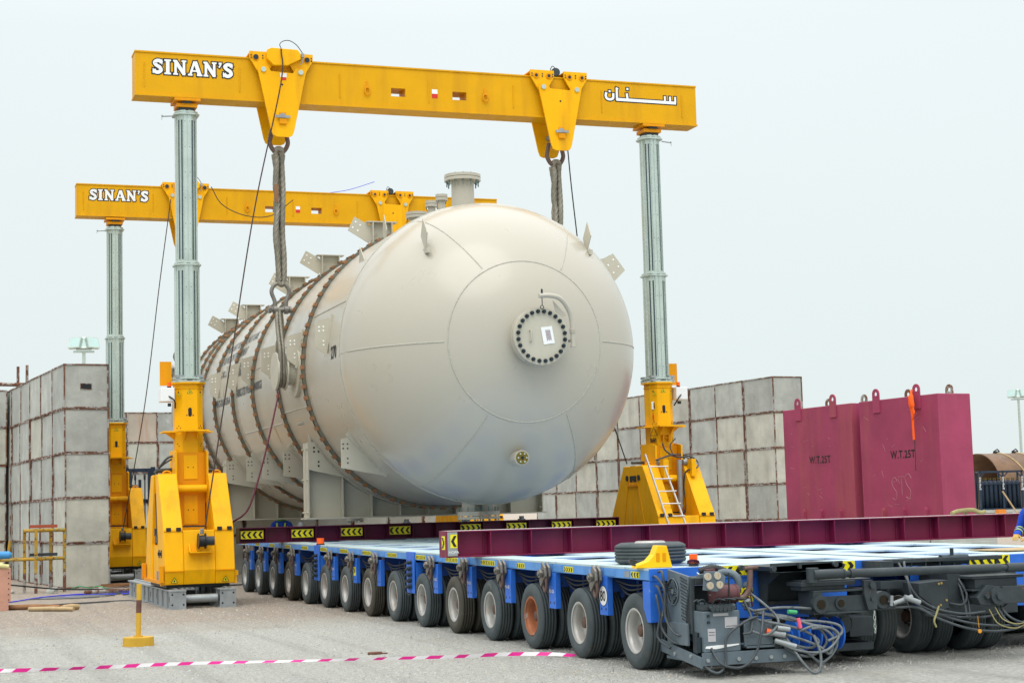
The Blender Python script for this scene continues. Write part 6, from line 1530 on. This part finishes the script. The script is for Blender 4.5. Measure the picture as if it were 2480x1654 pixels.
# ------------------------------------------------------------------ people
def skin_obj(name, verts, edges, radii, m_, parent, sub=2, root=0):
    me = bpy.data.meshes.new(name); me.from_pydata(verts, edges, []); me.materials.append(m_)
    o = bpy.data.objects.new(name, me); col.objects.link(o); o.parent = parent
    s = o.modifiers.new('skin', 'SKIN'); s.use_smooth_shade = True; s.branch_smoothing = .5
    lay = me.skin_vertices[0].data
    for i, r in enumerate(radii):
        lay[i].radius = r if isinstance(r, tuple) else (r, r)
    lay[root].use_root = True
    u = o.modifiers.new('sub', 'SUBSURF'); u.levels = sub; u.render_levels = sub
    return o
def person(loc, rz, label, hands, elbows, lean=0.0, helmet=WHITE, scale=1.0):
    """faces local -y; hands/elbows given as (left, right) local points"""
    t = thing('person', label, 'person', loc, rz)
    t.scale = (scale,)*3
    L = lean; c = lambda x, z, y=0: (x, y-L*max(0, z-.95)/.55, z)
    V_ = [c(0, .95), c(0, 1.12), c(0, 1.30), c(0, 1.43), c(0, 1.50), c(0, 1.57)]
    E_ = [(0, 1), (1, 2), (2, 3), (3, 4), (4, 5)]
    Rr = [(.17, .125), (.155, .115), (.175, .12), (.13, .095), (.062, .062), (.056, .056)]
    for i, s in enumerate((1, -1)):
        b = len(V_)
        V_ += [(s*.10, 0, .88), (s*.11, -.02, .50), (s*.12, .02, .10)]; E_ += [(0, b), (b, b+1), (b+1, b+2)]; Rr += [(.105, .11), (.078, .08), (.07, .075)]
        b = len(V_); sh_ = c(s*.20, 1.42)
        V_ += [sh_, elbows[i], hands[i]]; E_ += [(3, b), (b, b+1), (b+1, b+2)]; Rr += [.078, .06, .048]
    body = skin_obj('body', V_, E_, Rr, COVER, t)
    hd = Vector(c(0, 1.66)) + Vector((0, -.02, 0))
    mb = MB()
    for (i, s) in ((0, 1), (1, -1)): pass
    # head
    prof = []
    mb.M = Matrix.Translation(hd)
    n1, n2 = 20, 24; vs = []
    for i in range(n1+1):
        a = PI*i/n1
        for j in range(n2):
            q = 2*PI*j/n2
            x = .075*math.sin(a)*math.cos(q); y = .092*math.sin(a)*math.sin(q); z = .115*math.cos(a)
            if z < 0: x *= 1+z*1.6; y *= 1+z*.8
            if y < 0:      # face side: brow, nose, chin
                f = -y/.092
                y -= .022*math.exp(-(x/.014)**2-((z+.012)/.022)**2)*f
                y += .010*math.exp(-((abs(x)-.03)/.014)**2-((z-.012)/.012)**2)*f
                y -= .008*math.exp(-(x/.022)**2-((z+.052)/.009)**2)*f
            vs.append((x, y, z))
    mb.add(vs, [(i*n2+j, (i+1)*n2+j, (i+1)*n2+(j+1) % n2, i*n2+(j+1) % n2) for i in range(n1) for j in range(n2)], True)
    for s in (-1, 1): mb.cyl((s*.070, .005, -.005), (s*.086, .012, -.005), .026, 12, r2=.018)
    mb.mat(1)
    for s in (-1, 1): mb.cyl((s*.030, -.080, .013), (s*.030, -.0865, .013), .009, 10)
    mb.mat(2).box(-.02, .02, -.092, -.086, -.055, -.050)
    mb.build('face', [SKIN, BLACK, mat('lips', (.16, .05, .04), .5) if 'lips' not in bpy.data.materials else bpy.data.materials['lips']], t)
    mb = MB(); mb.M = Matrix.Translation(hd+Vector((0, .01, .035)))
    mb.lathe([(.105, .001), (.10, .05), (.075, .092), (.03, .112), (.0, .118), (-.006, .125), (-.008, .118)], 28, axis='z')
    mb.prism([(-.08, -.09), (.08, -.09), (.06, -.155), (0, -.17), (-.06, -.155)], 'z', -.006, .004)
    for q in (-.02, .02): mb.tube(bez([(q, -.10, .03), (q, -.05, .095), (q, .04, .11), (q, .1, .05)], 4), .006, 6)
    mb.build('safety_helmet', helmet, t)
    mb = MB(); mb.M = Matrix.Translation(hd+Vector((0, .02, -.11))); mb.lathe([(.05, .082), (.0, .088), (-.05, .115), (-.07, .125)], 24, axis='z'); mb.build('neck_cloth', GREENC, t)
    # reflective tape: two bands on each forearm, vest straps, waist band
    for i in (0, 1):
        e_, h_ = Vector(elbows[i]), Vector(hands[i]); d = (h_-e_).normalized()
        for f in (.30, .62):
            p = e_.lerp(h_, f); r0 = .064-.012*f
            mb = MB(); mb.mat(0).cyl(p-d*.028, p+d*.028, r0, 20, cap=False); mb.mat(1).cyl(p-d*.010, p+d*.010, r0+.0015, 20, cap=False); mb.build('sleeve_tape', [LIME, SILV], t)
        # gloved hand: palm, four fingers, thumb
        s = 1 if i == 0 else -1
        dn = Vector((0, 0, -1)); side = d.cross(dn); side = side.normalized() if side.length > .1 else Vector((1, 0, 0)); side *= s
        Vh = [h_, h_+d*.05, h_+d*.085]; Eh = [(0, 1), (1, 2)]; Rh = [(.034, .026), (.040, .02), (.036, .018)]
        for k, (off, ln) in enumerate(((-.030, .066), (-.010, .076), (.010, .070), (.028, .054))):
            b = len(Vh); base = h_+d*.092+side*off
            Vh += [base, base+d*ln*.5+dn*.008, base+d*ln*.85+dn*.028]; Eh += [(2, b), (b, b+1), (b+1, b+2)]; Rh += [.0105, .0095, .008]
        b = len(Vh); Vh += [h_+d*.035-side*.04, h_+d*.070-side*.062+dn*.01, h_+d*.095-side*.060+dn*.022]; Eh += [(0, b), (b, b+1), (b+1, b+2)]; Rh += [.013, .011, .009]
        skin_obj('gloved_hand', Vh, Eh, Rh, GLOVE, t, 1)
    mb = MB()
    for s in (-1, 1):
        p = [Vector(c(s*.085, 1.15, -.122)), Vector(c(s*.095, 1.30, -.130)), Vector(c(s*.105, 1.42, -.095)), Vector(c(s*.105, 1.475, -.02)), Vector(c(s*.105, 1.43, .07)), Vector(c(s*.09, 1.2, .125))]
        P = bez(p, 5); vs = []
        for q in P: vs += [q+Vector((-.022, 0, 0)), q+Vector((.022, 0, 0))]
        mb.add(vs, [(2*i, 2*i+1, 2*i+3, 2*i+2) for i in range(len(P)-1)], True)
    mb.build('vest_strap', LIME, t)
    mb = MB()
    for s in (-1, 1):
        mb.M = Matrix.Translation((s*.12, -.04, 0)); mb.lathe([(.0, .001), (.0, .055), (.03, .058), (.07, .05), (.12, .055), (.13, .03)], 16, axis='z'); mb.cyl((0, -.02, .035), (0, -.12, .03), .05, 16, r2=.04)
    mb.build('boots', BLACK, t)
    return t
person((13.24, 17.62, 0), R(-78), 'worker in blue coverall with lime bands leaning on the deck at right photo edge', ((.14, -.36, 1.13), (-.10, -.38, 1.13)), ((.33, -.10, 1.22), (-.30, -.08, 1.20)), lean=.10)
person((9.05, 43.4, 0), R(-20), 'worker in blue glimpsed in the gap above the far maroon beam', ((.22, -.30, 1.08), (-.22, -.30, 1.08)), ((.30, -.02, 1.14), (-.30, -.02, 1.14)), lean=.02, helmet=YELB, scale=1.0)

# ------------------------------------------------------------------ yard objects
# barrier post
bp_ = thing('barrier_post', 'yellow and rust banded post on a round yellow base standing in the gravel', 'barrier post', (2.78, 22.42, 0))
mb = MB(); mb.cyl((0, 0, 0), (0, 0, .012), .205, 40); mb.cyl((0, 0, .012), (0, 0, .105), .198, 40); mb.cyl((0, 0, .105), (0, 0, .112), .19, 40); mb.cyl((0, 0, .11), (0, 0, .13), .06, 20)
mb.build('post_base', mat('dirty yellow paint', (.55, .33, .03), .6, vary=.15, nscale=5, spots=((.25, .18, .10), .62, 9), bump=.001), bp_, bevel=.006)
mb = MB(); mb.cyl((0, 0, .13), (.005, 0, .42), .034, 20); mb.mat(1).cyl((.005, 0, .42), (.01, 0, .585), .0345, 20); mb.mat(0).cyl((.01, 0, .585), (.014, 0, .79), .034, 20)
mb.build('post_tube', [bpy.data.materials['dirty yellow paint'], mat('rust brown band', (.13, .06, .045), .75, vary=.3, nscale=9)], bp_)
# barrier tape on the ground
def tape():
    t = thing('barrier_tape', 'magenta and white striped barrier tape lying across the gravel', 'barrier tape', (3, 18, 0))
    P = bez([(-.9, 20.1, .03), (.5, 19.55, .025), (1.6, 19.15, .03), (2.8, 18.72, .05), (3.9, 18.28, .05), (4.9, 17.98, .045), (5.6, 17.74, .045), (6.15, 17.55, .055), (6.6, 17.42, .04), (6.85, 17.37, .012)], 26)
    mb = MB(); L = 0; hw = .021; pos = []
    for i, p in enumerate(P):
        if i: L += (P[i]-P[i-1]).length
        pos.append(L)
    rr = random.Random(9); vs = []; P = [p+Vector((0, 0, 0)) for p in P]
    for i, p in enumerate(P):
        tw = .55*math.sin(pos[i]*1.7)+.25*math.sin(pos[i]*4.1)
        u = Vector((0, math.sin(tw)*.8, .35+.65*abs(math.cos(tw)))).normalized()
        hh = hw*(.55+.45*abs(math.sin(pos[i]*.55+.3)))
        dd = (P[min(i+1, len(P)-1)]-P[max(0, i-1)]).normalized()*.028
        vs += [p-u*hh-Vector((3, 18, 0))-dd, p+u*hh-Vector((3, 18, 0))+dd]
    for v in vs: v.z = max(v.z, .006)
    mb.v = vs
    for i in range(len(P)-1):
        mb.f.append((2*i, 2*i+2, 2*i+3, 2*i+1)); mb.mi.append(1 if (pos[i] % .30) < .14 else 0); mb.sm.append(True)
    mb.build('tape_strip', [TAPEW, PINKT], t)
tape()
# painted stand
sd_ = thing('steel_stand', 'tall rusty steel stand in flaking yellow and turquoise paint by the left wall', 'steel stand', (2.72, 40.3, 0), R(0))
Xs = [(0, 0), (.46, .45), (-.38, .55), (.15, 1.0)]
Z1, Z2 = 1.46, .78
Ps = [(-.02, .0), (.64, .35), (-.24, .55), (.36, .75)]
for x, y in Ps:
    mb = MB(); mb.mat(0).box(x-.035, x+.035, y-.035, y+.035, .46, Z1); mb.mat(1).box(x-.035, x+.035, y-.035, y+.035, 0, .46); mb.build('stand_leg', [STAND, RUSTY], sd_)
mb = MB()
def barb(a, b_, z, s=.035): mb.tube([(*a, z), (*b_, z)], s, 4)
for a, b_ in ((0, 1), (1, 3), (3, 2), (2, 0)):
    barb(Ps[a], Ps[b_], Z1-.03, .055); barb(Ps[a], Ps[b_], Z2, .05)
barb((-.95, .55), Ps[2], Z2, .06); barb((-.9, .2), Ps[0], Z2, .05); 
mb.build('stand_frame', STAND, sd_)
mb = MB(); mb.tube([(-.62, .4, Z2), (-.57, .4, 1.22)], .045, 4); mb.build('broken_upright', STAND, sd_)
mb = MB(); mb.box(-.14, .48, .25, .33, Z1+.03, Z1+.10); mb.M = Matrix.Identity(4); mb.build('top_channel', mat('red oxide channel', (.35, .08, .04), .7, vary=.2), sd_)
mb = MB(); mb.box(-.14, .48, .3, .4, Z2+.06, Z2+.13); mb.build('lower_channel', DARK, sd_)
# plywood box and blue pipe at the left edge
bx = thing('plywood_box', 'faded pink plywood box at the lower left edge of the photo', 'box', (.62, 33.0, 0))
mb = MB(); mb.box(.0, 1.14, 0, .9, .16, .78); mb.box(.86, 1.10, .0, .08, 0, .16); mb.box(.0, .3, .0, .08, 0, .16); mb.box(.86, 1.1, .8, .88, 0, .16)
for i in range(6): mb.mat(1).cyl((1.10, 0, .2+.1*i), (1.10, -.008, .2+.1*i), .012, 8)
mb.build('box_body', [BOXP, BLACK], bx, bevel=.01)
mb = MB(); mb.tube(bez([(.1, .1, .80), (.5, .05, .83), (.8, .0, .82), (1.1, .02, .79)], 6), .045, 8); mb.tube(bez([(.2, .3, .80), (.6, .2, .85), (1.0, .1, .82)], 6), .05, 8); o = mb.build('cloth_rag', mat('pale yellow cloth', (.55, .52, .25), .9, vary=.2)); o.location = (.62, 33.0, .02); tag(o, 'pale yellow rag lying on the pink plywood box', 'rag')
pb = thing('blue_pipe', 'short light blue pipe stand behind the pink plywood box', 'pipe', (.9, 34.4, 0))
mb = MB(); mb.cyl((-.8, 0, 1.03), (.90, 0, 1.0), .075, 20); mb.cyl((.90, 0, 1.0), (.95, 0, 1.0), .075, 20, r2=.04); mb.cyl((.55, 0, .0), (.55, 0, 1.0), .05, 16); mb.cyl((-.5, 0, .0), (-.5, 0, 1.0), .05, 16); mb.build('pipe_tube', BLUEP, pb)
# timber offcuts
for i, (a, b_, z, r, nm) in enumerate((((1.72, 33.2), (2.62, 32.6), .05, .05, 'brown square timber end beside the pink box'), ((2.05, 32.4), (2.78, 31.7), .04, .045, 'pale split timber offcut in front of the brown one'), ((2.6, 31.9), (2.9, 32.1), .06, .06, 'short knotted timber end at the tip of the offcut pile'))):
    mb = MB(); mb.tube([(*a, z), ((a[0]+b_[0])/2, (a[1]+b_[1])/2, z+.01), (*b_, z)], [r, r*1.05, r*.9], 5); o = mb.build('timber_offcut', WOODL if i else WOOD); tag(o, nm, 'timber')
rr = random.Random(21)
for i, (x, y, l, a, nm) in enumerate(((2.05, 17.3, .28, .25, 'thin wood splinter in the gravel at the lower left'), (1.75, 17.05, .33, .1, 'longest wood splinter at the bottom edge of the gravel'), (2.3, 17.15, .12, -.1, 'short wood splinter right of the longest one'))):
    mb = MB(); mb.cbox((0, 0, .01), (l, .03, .012)); o = mb.build('wood_splinter', WOODL); o.location = (x-.9, y, 0); o.rotation_euler = (0, 0, a); tag(o, nm, 'wood splinter')
mb = MB(); mb.cbox((0, 0, .015), (.16, .07, .03)); mb.cbox((.11, 0, .01), (.08, .04, .012)); o = mb.build('stone_flake', RUSTY, bevel=.008); o.location = (5.05, 19.1, 0); tag(o, 'flat brown stone flake on the gravel before the wheels', 'stone')
# loose stones by the stand
for i, (x, y, s) in enumerate(((3.05, 40.0, .15), (4.2, 40.6, .10), (1.9, 40.6, .09), (2.2, 41.0, .07))):
    bm = bmesh.new(); bmesh.ops.create_icosphere(bm, subdivisions=2, radius=s)
    for v in bm.verts: v.co *= rr.uniform(.8, 1.15); v.co.z *= .6
    me = bpy.data.meshes.new('stone'); bm.to_mesh(me); bm.free(); me.materials.append(CONC)
    o = bpy.data.objects.new('stone', me); col.objects.link(o); o.location = (x, y, s*.35); tag(o, ('largest pale stone at the foot of the painted stand', 'pale stone among the blue cables by the wall', 'small stone left of the painted stand', 'smallest stone left of the painted stand')[i], 'stone')
# cables along the ground
G_ = random.Random(6)
def gcable(pts, r, m_, label, name='ground_cable'):
    mb = MB(); mb.tube(bez([(p[0], p[1], r+.004+(p[2] if len(p) > 2 else 0)) for p in pts], 8), r*.65, 6); tag(mb.build(name, m_), label, 'cable')
gcable([(1.3, 37.0, .38), (2.2, 38.8, .22), (3.2, 39.4, .08), (4.4, 39.4, .03), (5.0, 38.5)], .028, BLK, 'thick black cable running past the foot of the stand')
gcable([(1.0, 35.2), (1.9, 36.0), (2.6, 37.6), (3.4, 38.4), (4.4, 38.6), (5.0, 38.2)], .02, BLUER, 'bright blue cable snaking along the foot of the left wall')
gcable([(3.0, 37.4), (3.6, 38.0), (4.2, 37.9), (4.9, 37.6)], .018, BLUER, 'second bright blue cable, shorter and nearer')
gcable([(1.2, 33.8), (2.2, 34.0), (3.2, 34.4), (4.1, 34.6), (4.4, 33.6), (4.45, 32.9, .3)], .018, HOSE, 'black cable lying over the dirt towards the near left leg')
gcable([(1.2, 33.3), (2.0, 33.6), (3.0, 34.1), (3.7, 34.4)], .014, GREYT, 'thin grey cable beside the black one on the dirt')
gcable([(3.5, 41.1), (3.7, 40.9, .08), (4.0, 41.0, .03), (4.1, 40.6, .08), (4.4, 40.5)], .018, GREENR, 'tangled green hose at the corner of the left wall')
for j in range(5):
    cx, cy = 2.95+.12*j, 37.0+.12*j
    gcable([(cx-.6, cy-.05*j), (cx-.2, cy+.25), (cx+.4, cy+.1*j), (cx+.7, cy-.2), (cx+.1, cy-.35), (cx-.6, cy-.05*j)], .016, (GREYT, HOSE, GALVD)[j % 3], '%s loop of the grey hose bundle on the ground by the wall' % nth[j])
for j in range(5):
    gcable([(4.3-.1*j, 37.2+.5*j), (4.6, 37.8+.4*j), (5.0, 38.5+.3*j), (5.6, 39.4+.3*j)], .02, (HOSE, GREYT)[j % 2], '%s dark hose crossing between the wall and the left legs' % nth[j])
gcable([(6.4, 36.9, 1.0), (6.3, 36.4, .6), (6.2, 35.8, .15), (6.0, 34.4), (5.9, 33.2)], .018, BLK, 'black cable dropping from the trailer end to the ground')
gcable([(5.6, 39.5), (6.6, 39.6), (8.2, 40.2)], .03, HOSE, 'dark hose on the dirt behind the trailer end')
mb = MB(); mb.cyl((3.6, 38.3, .06), (5.0, 38.9, .06), .045, 10); tag(mb.build('rusty_tube', RUSTY), 'rusty scaffold tube lying among the cables', 'pipe')
mb = MB()
for i in range(6): 
    a = .2*i; mb.cbox((4.75+.12*i, 41.9+.2*(i % 3), .05+.02*(i % 2)), (1.1, .10, .05), Matrix.Rotation(.15+a*.4, 3, 'Z'))
tag(mb.build('timber_pile', WOOD), 'pile of old planks on the ground behind the left leg', 'timber pile')

# floodlight masts
def floodlight(loc, h, label, n, sc_=1.0, rz=0):
    t = thing('floodlight_mast', label, 'floodlight', loc, rz, group='floodlight masts')
    mb = MB(); mb.cyl((0, 0, 0), (0, 0, h-.9), .13*sc_, 12, r2=.09*sc_); mb.build('mast_pole', GALV, t)
    mb = MB(); mb.box(-.55*sc_, .55*sc_, -.1, .1, h-.95, h-.85)
    mb.tube([(-.4*sc_, -.3, h-.75), (.4*sc_, -.3, h-.75), (.4*sc_, .3, h-.75), (-.4*sc_, .3, h-.75)], .03, 6, closed=True); mb.build('mast_crossarm', GALV, t)
    for i in range(n):
        x = (i-(n-1)/2)*.55*sc_*1.5/n*1.6
        mb = MB(); mb.M = Matrix.Translation((x, -.1, h-.45)) @ Matrix.Rotation(R((i-(n-1)/2)*35), 4, 'Z') @ Matrix.Rotation(R(-18), 4, 'X')
        mb.box(-.36*sc_, .36*sc_, -.10, .12, -.30*sc_, .30*sc_); mb.mat(1).box(-.31*sc_, .31*sc_, -.105, -.10, -.25*sc_, .25*sc_); mb.mat(0).box(-.2*sc_, .2*sc_, .12, .3, -.15, .15)
        mb.build('lamp_head', [GALV, GLASS], t)
floodlight((8.62, 92.0, 0), 11.5, 'floodlight mast with three lamps rising above the left grey wall', 3, 1.0, R(-5))
floodlight((80.4, 109.2, 0), 9.9, 'tall thin floodlight mast at the right edge above the rusty pipe', 3, 1.0, R(-36))
# rusty rails above the left wall
rl = thing('scaffold_rail', 'rusty steel posts and rail rising behind the left grey wall', 'rail', (4.0, 60.0, 0))
mb = MB(); mb.tube([(-1.6, 0, 6.35), (1.15, 0, 6.3)], .07, 6); mb.tube([(-.58, 0, 0), (-.58, 0, 6.95)], .05, 6); mb.tube([(-.33, 0, 0), (-.28, 0, 7.0)], .05, 6)
mb.build('rail_frame', RUSTY, rl)
# forklift behind the far left leg
fk = thing('forklift', 'dark navy forklift mast standing behind the left gantry legs', 'forklift', (6.95, 55.5, 0), R(-4))
for s in (-1, 1):
    mb = MB(); mb.box(s*.42-.07, s*.42+.07, -.1, .1, .1, 3.3); mb.box(s*.30-.05, s*.30+.05, -.14, .06, .1, 3.25); mb.build('mast_rail', NAVY, fk)
mb = MB()
for z in (3.2, 2.2, 1.2): mb.box(-.42, .42, .0, .08, z-.06, z+.06)
mb.cyl((0, -.05, .2), (0, -.05, 2.9), .05, 12); mb.build('mast_crossmember', NAVY, fk)
mb = MB()
for s in (-1, 1):
    mb.cyl((s*.15-.03, -.08, 3.0), (s*.15+.03, -.08, 3.0), .12, 16)
    mb.tube([(s*.15, -.2, .9), (s*.15, -.2, 3.0)], .02, 6)
mb.build('lift_chain', BLK, fk)
mb = MB(); mb.box(-.55, .55, -.30, -.24, .25, .85)
for s in (-1, 1): mb.box(s*.3-.06, s*.3+.06, -1.4, -.28, .2, .26); mb.box(s*.3-.06, s*.3+.06, -.34, -.28, .2, .8)
mb.build('fork_carriage', NAVY, fk)
mb = MB(); mb.box(-.6, .6, .3, 2.6, .4, 1.1); mb.box(-.6, .6, 1.9, 2.7, 1.1, 1.35); mb.box(-.55, .55, .5, 1.9, 2.2, 2.28)
for s in (-1, 1):
    for y in (.55, 1.85): mb.box(s*.52-.04, s*.52+.04, y-.04, y+.04, 1.1, 2.2)
mb.build('forklift_body', NAVY, fk, bevel=.03)
for s in (-1, 1):
    for y in (.6, 2.2):
        mb = MB(); mb.cyl((s*.62-.12, y, .38), (s*.62+.12, y, .38), .38, 24); mb.build('forklift_wheel', BLK, fk)
# rusty pipe shell and gas cylinders, far right
rp = thing('rusty_pipe_shell', 'huge rusty steel pipe lying behind the black gas cylinders', 'steel pipe', (59.4, 85.0, 2.1), R(5))
mb = MB(); mb.lathe([(0, 2.05), (14, 2.05), (14, 2.0), (0.0, 2.0), (0, 2.05)], 96, axis='x'); mb.build('pipe_wall', [RUSTP], rp)
for x in (1.5, 2.9): 
    mb = MB(); mb.tube([(x+.8*(1-math.sin(q)), 2.07*math.cos(q)*-1, 2.07*math.sin(q)) for q in [i*PI/20 for i in range(0, 21)]], .05, 6); mb.build('lashing_strap', WOODL, rp)
    mb = MB(); mb.cbox((x, 0, 2.12), (.3, .2, .12)); mb.tube([(x-.2, 0, 2.15), (x+.1, 0, 2.3), (x+.25, 0, 2.15)], .04, 6); mb.build('clamp', BLK, rp)
cr_ = thing('cylinder_rack', 'black steel rack lettered OXYGEN holding the gas cylinders', 'cylinder rack', (53.75, 76.8, 0), R(-19))
mb = MB(); W3 = 2.25
for x in (0, W3*.55, W3): mb.box(x-.05, x+.05, -.2, -.12, .9, 2.95); mb.box(x-.05, x+.05, .55, .63, .9, 2.95)
mb.box(-.05, W3+.05, -.2, -.12, 2.87, 2.97); mb.box(-.05, W3+.05, .55, .63, 2.87, 2.97); mb.box(-.05, W3+.05, -.2, .63, .9, .98); mb.box(-.05, W3+.05, -.18, -.14, 2.25, 2.31)
for x, s in ((0, 1), (W3*.55, 1), (W3*.55, -1), (W3, -1)): mb.tube([(x, -.16, 2.6), (x+s*.28, -.16, 2.9)], .04, 4)
for x in (0, W3): mb.box(x-.04, x+.04, -.2, .63, 2.88, 2.96)
mb.build('rack_frame', NAVY, cr_)
mb = MB()
for x in (0, W3*.55, W3):
    for i, ch in enumerate('OXYGEN'): add_text(mb, ch, .13, (x-.045, -.203, 2.55-.115*i), (1, 0, 0), (0, 0, 1), .003)
mb.build('rack_lettering', WHITE, cr_)
def cyl_proto():
    t = thing('gas_cylinder', 'x', 'gas cylinder')
    mb = MB(); mb.lathe([(0, .001), (0, .11), (1.28, .11), (1.38, .095), (1.45, .05), (1.48, .03), (1.52, .03)], 20, axis='z'); mb.build('cylinder_body', NAVY, t)
    mb = MB(); mb.cyl((0, 0, 1.5), (0, 0, 1.6), .02, 8); mb.cyl((-.05, 0, 1.58), (.05, 0, 1.58), .018, 8); mb.build('valve', BRASS, t)
    return t
cp = cyl_proto(); ca, sa = math.cos(R(-19)), math.sin(R(-19))
for i in range(9):
    for j in range(2):
        lx, ly = .14+.245*i, .02+.30*j
        loc = (53.75+lx*ca-ly*sa, 76.8+lx*sa+ly*ca, .98)
        lab = 'black gas cylinder, %s from the left in the %s row of the oxygen rack' % (nth[i], 'front' if j == 0 else 'back')
        if i == 0 and j == 0: cp.location = loc; cp['label'] = lab; cp['group'] = 'gas cylinders in the rack'
        else: clone(cp, loc, 0, lab, 'gas cylinders in the rack')
pf = thing('steel_platform', 'pale low platform carrying the gas cylinder rack', 'platform', (52.5, 76.5, 0), R(-19))
mb = MB(); mb.box(0, 5, -.6, 2, .75, .9)
for x in (.2, 2.5, 4.8):
    for y in (-.5, 1.8): mb.box(x-.1, x+.1, y-.1, y+.1, 0, .75)
mb.build('platform_deck', CONC, pf)
for i in range(4):
    mb = MB(); mb.box(0, 1.6, 0, .5, 0, .88); mb.box(.1, 1.5, -.02, 0, .1, .7); o = mb.build('concrete_barrier', CONC, bevel=.02); o.location = (14.6+1.7*i, 29.6+.1*i, 0)
    tag(o, '%s low concrete barrier beyond the right end of the near beam' % nth[i], 'concrete barrier', 'low barriers behind the worker')
